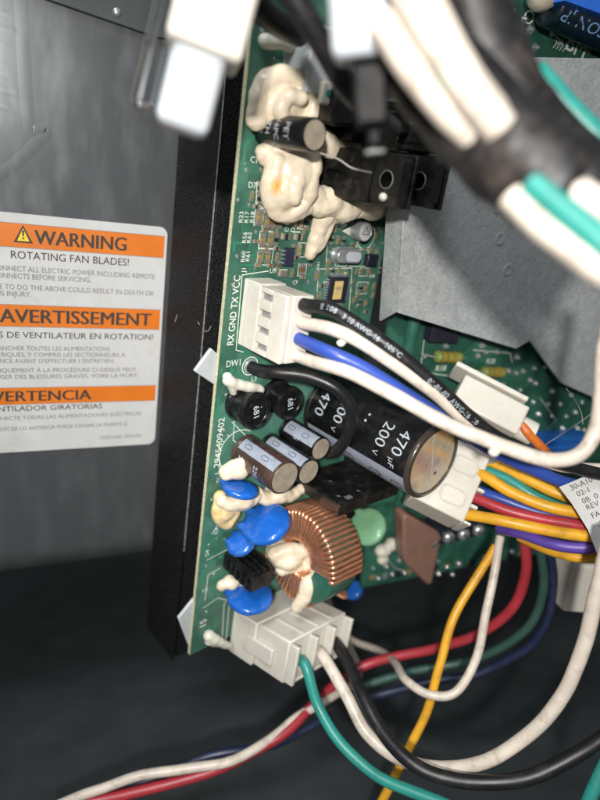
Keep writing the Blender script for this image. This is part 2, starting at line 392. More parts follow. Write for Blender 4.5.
def wire(color, label, L, r, group=None, name='wire', k=9, wob=.03, seg=14):
    c = spline(pts3(L), k); mb = MB(); sd = len(label) * 3.7
    c = [q + Vector((noise.noise(q * .06 + Vector((sd, 0, 0))), noise.noise(q * .06 + Vector((0, sd, 0))), noise.noise(q * .06 + Vector((0, 0, sd))))) * .55 for q in c]
    rad = [r * (1 + wob * noise.noise(q * .18)) for q in c]
    mb.tube(c, r, seg, rad=rad)
    o = obj(name, mb, WIRES[color], smooth=60); tag(o, label, 'wire', group)
    return o, c

# ================================================================== the setting
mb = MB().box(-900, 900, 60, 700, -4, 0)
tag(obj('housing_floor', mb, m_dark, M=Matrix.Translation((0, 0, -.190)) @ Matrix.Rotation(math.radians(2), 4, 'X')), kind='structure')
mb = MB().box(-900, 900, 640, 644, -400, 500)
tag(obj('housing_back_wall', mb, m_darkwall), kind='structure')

# galvanised side sheet with a rolled lower edge (frame: a across, b up, c out)
sheet = thing('steel_panel', 'grey galvanised sheet metal panel carrying the orange and white warning sticker', 'panel', MSHEET)
bl = sp(75, 578)[1]
prof = [(150, 0.0), (bl + 19, 0.0), (bl + 17, 0.0)]
for i in range(1, 13):
    t = math.pi / 2 * i / 12; prof.append((bl + 17 - 17 * math.sin(t), -17 + 17 * math.cos(t)))
prof.append((bl, -60))
mb = MB(); A0, A1 = -190.0, 30.0; na = 6
vs = [(A0 + (A1 - A0) * i / na, b, c) for b, c in prof for i in range(na + 1)]
fs = [(j * (na + 1) + i, (j + 1) * (na + 1) + i, (j + 1) * (na + 1) + i + 1, j * (na + 1) + i + 1) for j in range(len(prof) - 1) for i in range(na)]
mb.add(vs, fs); mb.add([(a, b + (1.2 if c < -.01 else 0), c - 1.2) for a, b, c in vs], [tuple(reversed(f)) for f in fs])
o = obj('sheet', mb, m_sheet, sheet, smooth=30)
def plate(pxs, c): return [sp(x, y, c) for x, y in pxs]
mb = MB().prism(plate([(30, -6), (155, 37), (200, 46), (210, -70), (10, -70)], 1.6), .6, 1.6)
obj('upper_dark_strip', mb, m_dark, sheet, bevel=.4)  # separate dark plate over the sheet's upper diagonal edge
pp = [Vector((*sp(x, y), 0)) for x, y in [(20, -30), (24, 60), (29, 124), (36, 130), (47, 131), (30, 150), (10, 168), (-12, 180)]]
obj('embossed_rib', ridge(spline(pp, 4), 2.4, .8, .018), m_sheet, sheet, smooth=180)
for i in range(7):
    x0 = sp(-6, 10 + i * 16)[0]; y0 = sp(0, 10 + i * 16)[1]
    obj('embossed_mark', ridge([(x0, y0), (x0 + 4 + 2.2 * (i % 2), y0 - .6)], 1.3, .2, .015), m_sheet, sheet, smooth=180)
mb = MB()
a, b = sp(117, 12, 1.6); mb.ball((a, b, 1.6), 1.3, 1.3, .7, 12, 6, z0=0.0)
obj('rivet', mb, m_steel, sheet, smooth=60)

# ------------------------------------------------------------------ warning sticker
def on(px, py): return sp(px, py, .3)
lab = thing('warning_sticker', 'white rounded warning sticker with three orange bands on the steel panel', 'sticker', MSHEET)
rt = on(172, 228); rb = on(151, 444); lx = on(-70, 330)[0]
def rrect(x0, x1, y0, y1, r, n=6):
    out = []
    for cx, cy, a0 in ((x1 - r, y0 + r, -90), (x1 - r, y1 - r, 0), (x0 + r, y1 - r, 90), (x0 + r, y0 + r, 180)):
        out += [(cx + r * math.cos(math.radians(a0 + 90 * i / n)), cy + r * math.sin(math.radians(a0 + 90 * i / n))) for i in range(n + 1)]
    return out
xr = (rt[0] + rb[0]) / 2
obj('paper', MB().prism(rrect(lx, xr, rb[1], rt[1], 3.0), .05, .3), m_paper, lab, label='white sticker sheet with rounded corners')
xb = on(164, 250)[0]; XL = lx + 2.5
bands = []
for ytop, ybot, nm in ((229, 252, 'top'), (307, 328, 'mid'), (386.5, 402.5, 'low')):
    b1, b0 = on(82, ytop)[1], on(82, ybot)[1]; bands.append((b0, b1))
    bd = obj('orange_band', MB().prism([(XL, b0), (xb, b0), (xb, b1), (XL, b1)], .3, .34), m_orange, lab)
    fr = MB().line([(XL, b0), (xb, b0)], .18, .36).line([(XL, b1), (xb, b1)], .18, .36)
    obj('band_edge_line', fr, m_greyink, bd)
def row(text, x0, y0, x1, cap_px, m, bold=.0, nm='lettering', z=.38):
    a0, b0 = on(x0, y0); a1 = on(x1, y0)[0]
    h = cap_px * (P(0, 0, 1) and 236 / FPX) / .94
    obj(nm, lettering(MB(), text, h / CAP, a0, b0, z, width=a1 - a0, bold=bold), m, lab, smooth=0)
def bandrow(i, text, x0, x1, frac, m=m_ink, bold=.035):
    b0, b1 = bands[i]; h = (b1 - b0) * frac
    a0 = on(x0, 250)[0] if i == 0 else (on(x0, 320)[0] if i == 1 else on(x0, 395)[0])
    a1 = on(x1, 250)[0] if i == 0 else (on(x1, 320)[0] if i == 1 else on(x1, 395)[0])
    obj('band_lettering', lettering(MB(), text, h / CAP, a0, (b0 + b1 - h) / 2, .38, width=a1 - a0, bold=bold), m, lab, smooth=0)
bandrow(0, 'WARNING', 35, 126, .60); bandrow(1, 'AVERTISSEMENT', 0, 151, .62); bandrow(2, 'ADVERTENCIA', -37, 91, .62)
a, b = on(13.5, 242); a2 = on(33, 242)[0]; ht = (bands[0][1] - bands[0][0]) * .74
tri = obj('warning_triangle', MB().prism([(a, b), (a2, b), ((a + a2) / 2, b + ht)], .36, .39), m_ink, lab)
k = (a2 - a) * .09
obj('triangle_face', MB().prism([(a + 2 * k, b + k), (a2 - 2 * k, b + k), ((a + a2) / 2, b + ht - 1.9 * k)], .39, .41), m_yellow_print, tri)
cx = (a + a2) / 2
obj('exclamation_mark', MB().prism([(cx - .2, b + ht * .36), (cx + .2, b + ht * .36), (cx + .38, b + ht * .7), (cx - .38, b + ht * .7)], .42, .43)
    .prism([(cx - .3, b + ht * .2), (cx + .3, b + ht * .2), (cx + .3, b + ht * .3), (cx - .3, b + ht * .3)], .42, .43), m_ink, tri)
R = row
R('ROTATING FAN BLADES!', 11, 258, 129, 6.2, m_ink, .004)
for t, x0, y, x1 in (('DISCONNECT ALL ELECTRIC POWER INCLUDING REMOTE', -19, 269, 155), ('DISCONNECTS BEFORE SERVICING.', -19, 276.5, 91),
                     ('FAILURE TO DO THE ABOVE COULD RESULT IN DEATH OR', -24, 287.5, 154), ('SERIOUS INJURY.', -24, 294.5, 31)):
    R(t, x0, y, x1, 4.3, m_greyink, .006)
R('RISQUES DE VENTILATEUR EN ROTATION!', -38, 337, 153, 5.4, m_ink, .004)
for t, x0, y, x1 in (('DÉBRANCHER TOUTES LES ALIMENTATIONS', -19, 350, 110), ('ÉLECTRIQUES, Y COMPRIS LES SECTIONNEURS À', -19, 356.5, 125),
                     ("DISTANCE AVANT D'EFFECTUER L'ENTRETIEN.", -19, 363, 114), ('MANQUEMENT À LA PROCÉDURE CI-DESSUS PEUT', -14, 372.5, 136),
                     ('CAUSER DES BLESSURES GRAVES, VOIRE LA MORT.', -14, 379, 138)):
    R(t, x0, y, x1, 3.9, m_greyink, .006)
R('VENTILADOR GIRATORIAS', -14, 412, 102, 5, m_ink, .004)
R('DESCONECTE TODAS LAS ALIMENTACIONES ELÉCTRICAS', -22, 421, 141, 3.6, m_greyink, .004)
R('NO OBEDECER LO ANTERIOR PUEDE CAUSAR LA MUERTE O', -22, 432, 127, 3.6, m_greyink, .004)
R('LESIONES GRAVES', 100, 439, 141, 3.2, m_greyink, .004)

# ------------------------------------------------------------------ black plastic board carrier: folded profile running parallel to the board
def pq(px, d):                                              # profile point at photo height 330, expressed in the sheet's a, c
    q = P(px, 330, d) - OS; return q.dot(R_), q.dot(NS), q.dot(E1)
carrier = thing('plastic_carrier', 'black textured plastic channel running along the green board edge', 'bracket', MSHEET)
b_lo = sp(140, 622)[1] ; b_hi = 150
def strip(name, profile, lo, hi, m, bevel=.5):
    k = len(profile)
    mb = MB(); mb.add([(a, lo, c) for a, c in profile] + [(a, hi, c) for a, c in profile],
                      [tuple(range(k)), tuple(reversed([i + k for i in range(k)]))] + [(i, i + k, (i + 1) % k + k, (i + 1) % k) for i in range(k)])
    return obj(name, mb, m, carrier, bevel=bevel)
p0 = pq(166, 232)[:2]; p1 = pq(203, 212)[:2]; p2 = pq(206, 216)[:2]; p3 = pq(262, 226)[:2]
strip('side_wall', [p0, p1, (p1[0] + .5, p1[1] - 2.2), (p0[0] + 1, p0[1] - 3)], b_lo, b_hi, m_blackrough)
strip('board_ledge', [(p1[0] + .7, p1[1] - .4), p3, (p3[0], p3[1] - 3), (p1[0] + .7, p1[1] - 3)], b_lo + 3, b_hi, m_blackrough)
mb = MB(); a, c = p1
mb.tube([Vector((a + .1, b_lo + 60 + i * (b_hi - b_lo - 60) / 40, c + .05 + .05 * math.sin(i * 1.7))) for i in range(41)], .28, 6)
obj('ridge_edge', mb, mat('pale_edge', '#77756f', .6, var=.5, vs=900, bump=.5), carrier)  # thin mottled line, paler than the plastic, along the ridge
# snap tabs of milky plastic that hold the board edge
for q, lb in (([(211, 348), (226, 362), (222, 390), (194, 371)], 'translucent plastic snap tab beside the DW1 hole'),
              ([(194, 598), (199, 620), (191, 652), (178, 618)], 'translucent plastic snap tab at the lower end of the green board')):
    mb = MB(); us = [bp(x, y, -1.5) for x, y in q]
    mb.prism(us, -2.6, -1.2)
    o = obj('snap_tab', mb, m_milky, M=MBOARD, bevel=.4); tag(o, lb, 'clip')

# ------------------------------------------------------------------ zinc-plated bracket in front of the second board
CB = 46.0
while (P(0, 0, 1), S(*sp(480, 250, CB), CB).y)[1] > 212: CB += .5
def zb(pxs, c=0): return [sp(x, y, CB + c) for x, y in pxs]
br = thing('zinc_bracket', 'dull zinc-plated sheet metal bracket covering the second board', 'bracket', MSHEET)
mb = MB().prism(zb([(404, 204), (420, 60), (470, 50), (530, 57), (680, 60), (700, 470), (625, 415), (597, 399), (561, 383), (530, 341), (516, 349), (398, 313)]), CB - 1.2, CB)
obj('plate', mb, m_zinc, br, bevel=.25)
a0, b0 = sp(405, 190, CB); a1, b1 = sp(398, 312, CB)
q0 = sp(387, 196, CB - 8); q1 = sp(381, 322, CB - 8)
mb = MB().add([(a0 - .2, b0 + 6, CB), (a1 - .2, b1, CB), (q1[0], q1[1], CB - 8.4), (q0[0], q0[1] + 6, CB - 8.4),
               (a0 - .2, b0 + 6, CB - 1.2), (a1 - .2, b1, CB - 1.2), (q1[0], q1[1], CB - 9.6), (q0[0], q0[1] + 6, CB - 9.6)],
              [(3, 2, 1, 0), (4, 5, 6, 7), (0, 1, 5, 4), (1, 2, 6, 5), (2, 3, 7, 6), (3, 0, 4, 7)])
obj('side_flange', mb, m_zinc, br, bevel=.3)
for x, y in ((500, 239), (508, 270), (498, 207)):
    a, b = sp(x, y, CB)
    mb = MB().lathe([(2.6, .01), (2.2, .16), (1.8, .24), (1.4, .16), (.9, .05), (0, .02)], 22, (a, b, CB))
    obj('dimple', mb, m_zinc, br, smooth=60)
pp = [Vector((*sp(x, y, CB), CB + .02)) for x, y in [(444, 258), (430, 254), (421, 257), (420, 265), (427, 271), (446, 271)]]
obj('embossed_letter', MB().tube(spline(pp, 5), .2, 6), m_zinc, br)

# ================================================================== the power board (frame: u across, v along, w out of the board)
pcb = thing('power_circuit_board', 'green power supply circuit board crowded with capacitors, coil and cream glue', 'circuit board', MBOARD)
V0, V1, U1 = -133.6, 97.0, 70.0
mb = MB(); mb.box(0, U1, V0, V1, -1.6, 0); mb.m = [1, 0, 1, 1, 1, 1]
obj('board', mb, [m_mask, m_fr4], pcb, smooth=0)
silk_board = [o for o in pcb.children][0]
# printed outlines
sm = MB()
def bl_(pxs, wd=.28, closed=False): sm.line([bp(x, y) for x, y in pxs], wd, .03, closed)
def rect(px, py, du, dv, wd=.22):
    u, v = bp(px, py); sm.line([(u - du / 2, v - dv / 2), (u + du / 2, v - dv / 2), (u + du / 2, v + dv / 2), (u - du / 2, v + dv / 2)], wd, .03, True)
def ring(u, v, r, wd=.3, a0=0, a1=360, n=36):
    sm.line([(u + r * math.cos(math.radians(a0 + (a1 - a0) * i / n)), v + r * math.sin(math.radians(a0 + (a1 - a0) * i / n))) for i in range(n + 1)], wd, .03)
bl_([(243, 352), (236, 350), (242, 275), (268, 271)])
DW = bp(250, 366); ring(*DW, 3.2, .35); ring(*DW, 2.3, .3)
bl_([(236, 396), (233, 440), (262, 462)]); bl_([(232, 422), (246, 436)])
C1 = bp(240, 452, 1); ring(*C1, 8.2, .3, 60, 300)
for i in range(9):
    a = math.radians(110 + i * 17); sm.line([(C1[0] + 8.4 * math.cos(a), C1[1] + 8.4 * math.sin(a)), (C1[0] + 9.2 * math.cos(a), C1[1] + 9.2 * math.sin(a))], .25, .03)
bl_([(215, 474), (228, 470)]); bl_([(211, 512), (218, 524), (212, 534)]); bl_([(207, 560), (230, 548), (236, 549)]); bl_([(203, 608), (218, 598), (226, 600)])
bl_([(222, 640), (224, 604), (234, 590)]); bl_([(226, 640), (229, 606)]); bl_([(205, 600), (208, 575), (220, 568)])
bl_([(297, 26), (299, 68), (310, 80)]); ring(*bp(290, 135), 8.2, .3, 120, 250)
bl_([(262, 160), (262, 172)], .3); bl_([(257, 182), (256, 204), (263, 208)]); rect(259, 217, 3.4, 5.0); rect(270, 222, 6, 5.6)
rect(267, 240, 6.2, 5); rect(265, 257, 6.0, 5); rect(304, 222, 5, 4.5); rect(304, 250, 5.2, 4.6); rect(302, 270, 3.6, 4); rect(283, 273, 3.4, 2.2)
bl_([(317, 291), (319, 269), (352, 268), (349, 312)], .3); rect(362, 288, 6, 4.4); rect(364, 272, 5, 3); rect(352, 258, 16, 6)
ring(*bp(366, 236), 4.6, .3)
bl_([(293, 232), (300, 232)]); bl_([(345, 120), (352, 160)]); bl_([(330, 215), (326, 262)], .25)
obj('silkscreen_outlines', sm, m_silk, pcb, smooth=0)
def silk(text, px, py, size, rot=0, bold=.01, width=None):
    u, v = bp(px, py)
    obj('silkscreen_lettering', lettering(MB(), text, size / CAP, u, v, .05, math.radians(rot), bold, True, width), m_silk, pcb, smooth=0)
silk('RX GND TX VCC', 233.5, 311, 2.5, 90, .012, 22.6)
silk('2945409402', 219, 443, 2.5, 90, .006, 19)
silk('DW1', 233.5, 363, 2.3, 2, .004, 5.6)
for i, t in enumerate(('R23', 'R17', 'R18')): silk(t, 241 + i * 5.6, 217, 1.5, 90)
for i, t in enumerate(('R56', 'R62')): silk(t, 244.5 + i * 4.6, 237.5, 1.5, 90)
for i, t in enumerate(('R60', 'R61')): silk(t, 243 + i * 4.6, 256.5, 1.5, 90)
for i, t in enumerate(('D11', 'D10')): silk(t, 287 + i * 6, 226, 1.6, 90)
silk('C17', 256, 160, 1.7); silk('D7', 252.5, 185, 1.7); silk('TB2', 286, 71, 1.9, 90); silk('J1', 243.5, 270.5, 1.6, 90); silk('U9', 273, 270.5, 1.6)
silk('L3', 254, 379, 1.7); silk('15', 203, 623, 3.0, 90, .02); silk('C4', 216, 531, 1.6, 90); silk('D4', 207, 553, 1.6, 90); silk('C6', 205, 590, 1.5)
silk('C32', 331, 223, 1.6, 90); silk('R90', 372, 276, 1.4); silk('X1', 357, 246, 1.4); silk('C9', 295, 282, 1.3, 0); silk('R41', 318, 266, 1.3, 90)
# plated holes and solder pads scattered over the free parts
random.seed(3)
pad0 = None
for px, py in [(246, 60), (262, 30), (243, 96), (252, 118), (240, 140), (246, 170), (238, 200), (249, 205), (237, 256), (233, 285), (226, 395), (229, 410), (224, 430), (218, 482),
               (212, 500), (209, 545), (206, 566), (217, 588), (214, 574), (206, 612), (208, 640), (375, 245), (378, 262), (372, 297), (330, 262), (324, 283), (308, 282), (276, 285),
               (356, 298), (357, 306), (352, 283), (352, 291), (312, 241), (313, 255), (292, 262), (256, 232), (276, 247), (292, 215), (296, 208), (381, 231), (383, 243)]:
    u, v = bp(px, py)
    if u < .8 or u > U1 - .8: continue
    if pad0 is None:
        pad0 = obj('solder_pad', MB().lathe([(.62, 0), (.58, .08), (.35, .16), (0, .18)], 12), m_tin, pcb, M=T(u, v, 0))
    else:
        c = pad0.copy(); C.objects.link(c); c.parent = pcb; c.matrix_local = T(u, v, 0)

random.seed(5)
tk = MB(); k_ = 0
for i in range(70):
    u = random.uniform(1.6, 66); v = random.uniform(-128, 92)
    if random.random() < .5: u = random.uniform(1.6, 14)
    pts = [(u, v)]; hz = random.random() < .5
    for j in range(random.randint(2, 4)):
        L_ = random.uniform(2, 9) * random.choice((-1, 1))
        u2, v2 = (u + L_, v) if hz else (u, v + L_)
        if j and random.random() < .6: u2, v2 = u + L_ * .5, v + abs(L_) * .5
        u2 = min(68.5, max(1.4, u2)); v2 = min(95, max(-131, v2)); pts.append((u2, v2)); u, v = u2, v2; hz = not hz
    tk.line(pts, random.choice((.3, .45, .8)), .012 + i * .0002)
tag(obj('copper_tracks', tk, mat('masked_copper_track', '#37805f', .35, var=.12, vs=300, bump=.1, coat=.2), pcb, smooth=0), kind='stuff')
for i in range(75):
    u = random.uniform(2, 68); v = random.uniform(-5, 92) if i < 55 else random.uniform(-128, -5)
    c = pad0.copy(); C.objects.link(c); c.parent = pcb; c.name = 'via'; c.matrix_local = T(u, v, 0) @ Matrix.Scale(random.uniform(.4, .65), 4)
# ------------------------------------------------------------------ small surface-mount parts
def chip(name, mbody, px, py, du, dv, h, rz=0, gap=.28):
    mb = MB(); L_, W_ = (du, dv)
    mb.cur = 0; mb.box(-L_ / 2 * (1 - 2 * gap * .9), L_ / 2 * (1 - 2 * gap * .9), -W_ / 2, W_ / 2, 0, h)
    mb.cur = 1
    for s_ in (-1, 1):
        x0, x1 = sorted((s_ * L_ / 2, s_ * L_ / 2 * (1 - 2 * gap))); mb.box(x0, x1, -W_ / 2 - .04, W_ / 2 + .04, 0, h + .05)
        x0, x1 = sorted((s_ * (L_ / 2 + .45), s_ * L_ / 2)); mb.box(x0, x1, -W_ / 2 - .1, W_ / 2 + .1, 0, h * .45)
    u, v = bp(px, py, h * .5)
    return obj(name, mb, [mbody, m_tin2], pcb, M=T(u, v, .02, math.radians(rz)), smooth=0)
Y = 90
spots = []
for a in ((259.5, 217.5, 4.0, 2.2, .7, m_tan), (267, 222, 3.4, 1.6, .7, m_tan), (273, 222, 3.4, 1.6, .7, m_rust), (279.5, 222, 3.4, 1.6, .7, m_rust), (262.5, 240, 3.5, 1.9, .6, m_tan),
          (270.5, 240, 3.5, 1.7, .6, m_tan), (276.5, 240, 2.8, 1.2, .6, m_chip), (260.5, 257, 3.4, 1.9, .6, m_tan), (268, 257, 3.4, 1.7, .6, m_tan), (301, 222, 3.2, 1.4, .6, m_tan),
          (307.5, 223, 3.2, 1.5, .6, m_chip), (299, 250, 3.0, 1.5, .6, m_tan), (307, 250, 3.0, 1.5, .6, m_tan), (302, 269.5, 3.2, 1.9, .7, m_rust), (317, 276, 2.6, 1.5, .6, m_tan),
          (345.5, 273, 1.8, 1.3, .5, m_gold), (357, 271, 2.0, 1.2, .5, m_tan), (363, 271, 2.0, 1.2, .5, m_rust), (369, 272, 2.0, 1.2, .5, m_tan), (361, 288, 2.2, 1.3, .6, m_chip),
          (366, 288, 2.2, 1.3, .6, m_tan), (354, 300, 2.0, 1.2, .5, m_tan), (360, 302, 2.0, 1.2, .5, m_chip), (366, 303, 2.0, 1.2, .5, m_tan), (263, 166, 2.4, 1.3, .6, m_tan),
          (260, 188, 2.8, 1.6, .7, m_chip), (260, 199, 2.8, 1.6, .7, m_chip), (371, 250, 2.0, 1.2, .5, m_tan), (377, 252, 2.0, 1.2, .5, m_tan), (288, 209, 2.2, 1.0, .5, m_tan),
          (281, 208, 2.2, 1.0, .5, m_chip), (274, 206, 2.2, 1.0, .5, m_tan), (319, 296, 2.4, 1.4, .5, m_tan), (311, 262, 2.2, 1.2, .5, m_chip), (292, 273, 2.2, 1.2, .5, m_tan), (327, 271, 2.0, 1.1, .5, m_tan), (333, 271, 2.0, 1.1, .5, m_chip), (339, 271, 2.0, 1.1, .5, m_tan), (376, 262, 1.8, 1.0, .5, m_tan), (380, 270, 1.8, 1.0, .5, m_chip), (374, 286, 2, 1.2, .5, m_tan), (373, 295, 2, 1.2, .5, m_tan), (358, 294, 1.8, 1, .5, m_tan), (295, 222, 2.4, 1.2, .6, m_tan), (313, 215, 2.6, 1.3, .6, m_tan), (293, 249, 2.2, 1.1, .5, m_chip), (277, 257, 2.2, 1.0, .5, m_tan), (332, 240, 2.2, 1.1, .6, m_chip), (338, 240, 2.2, 1.1, .6, m_tan), (344, 241, 2.2, 1.1, .6, m_chip), (335, 228, 2.2, 1.1, .6, m_tan), (376, 236, 2, 1.1, .5, m_tan), (268, 207, 2.4, 1.2, .6, m_chip), (252, 196, 2, 1.1, .5, m_tan)):
    chip('chip_resistor' if a[5] is not m_chip else 'chip_diode', a[5], a[0], a[1], a[2], a[3], a[4], Y); spots.append((a[0], a[1]))
random.seed(21); spots += [(288, 250), (288, 258), (288, 264), (286, 236), (298, 237), (337, 282), (331, 290), (343, 290), (337, 298), (341, 257), (349, 256), (357, 257), (366, 233), (370, 260), (352, 230), (283, 273)]
for i in range(900):
    x = random.uniform(256, 381); y = random.uniform(200, 312)
    if (x < 316 and y > 278) or (x < 300 and y > 266) or (x < 330 and 205 < y < 262 and x > 311): continue
    if any(abs(x - a) < 6.0 and abs(y - b) < 7.5 for a, b in spots) or len(spots) > 118: continue
    if not .5 < bp(x, y)[0] < 67.5: continue
    spots.append((x, y)); mm_ = random.choice((m_tan, m_tan, m_chip, m_rust, m_tin2)); chip('chip_resistor', mm_, x, y, random.uniform(1.6, 2.2), random.uniform(.9, 1.2), .5, random.choice((0, 90)))
for px, py in ((286, 236.5), (298.5, 237), (283, 273.5)): chip('chip_diode', m_chip if py < 270 else m_tin2, px, py, 3.0, 1.9, .8, 0)
def ic(px, py, du, dv, h, nu, nv, mbody, name='integrated_circuit'):
    u, v = bp(px, py, h / 2); o = obj(name, MB().box(-du / 2, du / 2, -dv / 2, dv / 2, .12, h, top=.94), mbody, pcb, M=T(u, v, 0), smooth=0)
    for s_ in (-1, 1):
        for n_, ax in ((nv, 0), (nu, 1)):
            for i in range(n_):
                t = (i - (n_ - 1) / 2) * ((dv if ax == 0 else du) * .86 / max(1, n_))
                wd = min(.3, (dv if ax == 0 else du) * .86 / max(1, n_) * .32)
                d0 = (du if ax == 0 else dv) / 2 * .97
                mb = MB()
                if ax == 0:
                    x0, x1 = sorted((s_ * d0, s_ * (d0 + .5))); mb.box(x0, x1, t - wd, t + wd, h * .45, h * .55)
                    x0, x1 = sorted((s_ * (d0 + .4), s_ * (d0 + 1.1))); mb.box(x0, x1, t - wd, t + wd, .03, h * .5, top=.8)
                else:
                    x0, x1 = sorted((s_ * d0, s_ * (d0 + .5))); mb.box(t - wd, t + wd, x0, x1, h * .45, h * .55)
                    x0, x1 = sorted((s_ * (d0 + .4), s_ * (d0 + 1.1))); mb.box(t - wd, t + wd, x0, x1, .03, h * .5, top=.8)
                obj('pin', mb, m_tin, o, smooth=0)
    return o
ic(288.5, 257, 3.6, 6.0, 1.5, 0, 4, m_navy)
q = ic(337, 290, 9.4, 9.8, 1.5, 9, 9, m_chip)
q['label'] = 'square black microcontroller with a gold sticker'
obj('sticker', MB().box(-2.4, 1.9, -3.2, 3.4, 1.52, 1.58), m_gold, q, smooth=0)
obj('sticker_print', lettering(MB(), '881', 2.0, 0, .8, 1.62, 0, .01, True), m_greyink, q, smooth=0)
# quartz crystal: oval can lying on the board
u, v = bp(348, 256, 2)
cr = obj('quartz_crystal', MB().prism(rrect(-6.2, 6.2, -2.4, 2.4, 2.3, 8), .3, 3.4), m_steel, pcb, M=T(u, v, 0), bevel=.35, smooth=40, label='silver oval quartz crystal can')
obj('base_flange', MB().prism(rrect(-6.8, 6.8, -2.9, 2.9, 2.7, 8), .05, .7), m_tin, cr, smooth=40)
obj('marking_plate', MB().prism(rrect(-2.2, 5.3, -1.7, 1.7, 1.6, 8), 3.41, 3.47), m_print, cr, smooth=0)
u, v = bp(370.5, 260, 1)
obj('power_inductor', MB().box(-2.8, 2.8, -2.2, 2.2, 0, 2.4), m_chip, pcb, M=T(u, v, 0), bevel=.4)
# small can capacitor with a white top
def can(name, px, py, R, H, msleeve, mtop, tipped=True, tilt=(0, 0), label=None, vent='cross', seg=32):
    u, v = bp(px, py, H if tipped else 0)
    M = T(u, v, 0) @ Matrix.Rotation(math.radians(tilt[0]), 4, 'X') @ Matrix.Rotation(math.radians(tilt[1]), 4, 'Y')
    r = R * .06
    prof = [(R * .9, .1), (R, .5), (R, 1.6), (R * .955, 2.1), (R, 2.6), (R, H - r * 1.5), (R - r * .5, H - r * .4), (R - r * 1.6, H), (R - r * 2.2, H - .12)]
    o = obj(name, MB().lathe(prof + [(0, H - .13)], seg), msleeve, pcb, M=M, smooth=40, label=label)
    top = obj('can_top', MB().lathe([(R - r * 2.1, H - .13), (R - r * 2.2, H - .02), (0, H)], seg), mtop, o, smooth=40)
    mb = MB()
    if vent == 'cross':
        for a in (20, 140, 260):
            a = math.radians(a); mb.line([(0, 0), (R * .75 * math.cos(a), R * .75 * math.sin(a))], R * .04, H + .02)
    elif vent == 'line':
        mb.line([(-R * .28, R * .83), (R * .22, -R * .85)], R * .025, H + .03)
    if mb.v: obj('vent_score', mb, m_print if vent == 'line' else m_greyink, o, smooth=0)
    return o
o = can('electrolytic_capacitor', 366, 232, 3.4, 5.4, m_steel, m_paper, label='small can capacitor with a white top', vent=None)
obj('mark', MB().line([(-1.6, -.9), (1.6, -.9), (0, 1.7)], .35, 5.45, True), m_greyink, o, smooth=0)
mb = MB(); mb.prism([bp(341, 231), bp(359, 219), bp(358, 241)], .05, .9); obj('glue_wedge', mb, m_gluew, pcb, bevel=.4)

# ------------------------------------------------------------------ big filter capacitor
CT = (433, 462); CH = 52.0; CR = 13.5
big = can('filter_capacitor', *CT, CR, CH, m_sleeve, m_alu, label='large black filter capacitor marked 470 µF 200 V', vent='line', seg=56)
mb = MB().lathe([(CR - 1.6, CH - .1), (CR - 1.55, CH + .35), (CR - .5, CH + .42), (CR + .12, CH - .1), (CR + .12, CH - 1.4)], 56)
obj('sleeve_rim', mb, mat('sleeve_rim_film', '#3b3630', .25, var=.15, bump=.1, coat=.4), big, smooth=60)
obj('vent_dot', MB().lathe([(.7, CH + .02), (.4, CH + .05), (0, CH + .05)], 12, (3.0, -5.0, 0)), m_chip, big)
D = math.radians
mb = MB().lathe([(CR + .05, 3.0), (CR + .07, CH - 1.4)], 16, a0=D(196), a1=D(240)); stp = obj('polarity_stripe', mb, m_stripe, big, smooth=60)
mb = MB()
for w0 in (11, 24, 37, 47):
    pts = [(D(218) + x / CR, w0 + y) for x, y in rrect(-1.3, 1.3, -2.6, 2.6, 1.2, 4)]
    for (a0, z0), (a1, z1) in zip(pts, pts[1:] + pts[:1]):
        mb.tube([Vector(((CR + .1) * math.cos(a0), (CR + .1) * math.sin(a0), z0)), Vector(((CR + .1) * math.cos(a1), (CR + .1) * math.sin(a1), z1))], .16, 5)
obj('polarity_mark', mb, m_sleeve, big)
def capprint(o, text, size, phi, w0, width=None, R=CR + .08, m=None, bold=.015, along=False):
    obj('print', cyl_lettering(MB(), text, size, R, D(phi), w0, bold, width, along), m or m_print, o, smooth=0)
capprint(big, '470', 6.2, 150, 43.6); capprint(big, 'µF', 3.6, 183, 43.6); capprint(big, '200', 6.2, 150, 36.2); capprint(big, 'V', 3.4, 180, 36.2)
capprint(big, '• •', 4.0, 140, 27.5); capprint(big, '400', 6.2, 150, 15.6); capprint(big, 'V', 3.4, 181, 15.6); capprint(big, '470', 6.2, 154, 6.0)

# ------------------------------------------------------------------ smaller electrolytics
def elcap(px, py, R, H, msl, lines, s0, label, tilt=(0, 0), stripes=((150, 185),)):
    o = can('electrolytic_capacitor', px, py, R, H, msl, m_alu, tilt=tilt, label=label)
    for a0, a1 in stripes:
        st = obj('polarity_stripe', MB().lathe([(R + .03, 2.8), (R + .05, H - .5)], 10, a0=D(a0), a1=D(a1)), m_stripe, o, smooth=60)
        mb = MB()
        for w0 in [H * .3, H * .7]:
            pts = [(D((a0 + a1) / 2) + x / R, w0 + y) for x, y in rrect(-.7, .7, -1.7, 1.7, .65, 3)]
            for (b0, z0), (b1, z1) in zip(pts, pts[1:] + pts[:1]):
                mb.tube([Vector(((R + .07) * math.cos(b0), (R + .07) * math.sin(b0), z0)), Vector(((R + .07) * math.cos(b1), (R + .07) * math.sin(b1), z1))], .1, 4)
        obj('polarity_mark', mb, m_chip, o)
    for t, sz, ph, w0, al in lines: capprint(o, t, sz, ph, w0, R=R + .06, along=al, bold=.005)
    return o
elcap(285, 478, 6.2, 23, m_brown, (('220', 3.0, 185, 13.4, False), ('25V', 3.0, 187, 5, False), ('105°C', 1.6, 214, 14, True), ('22 UF', 1.6, 226, 7, True)), 0,
      'brown electrolytic capacitor with grey stripe and dull top', stripes=((108, 148),))
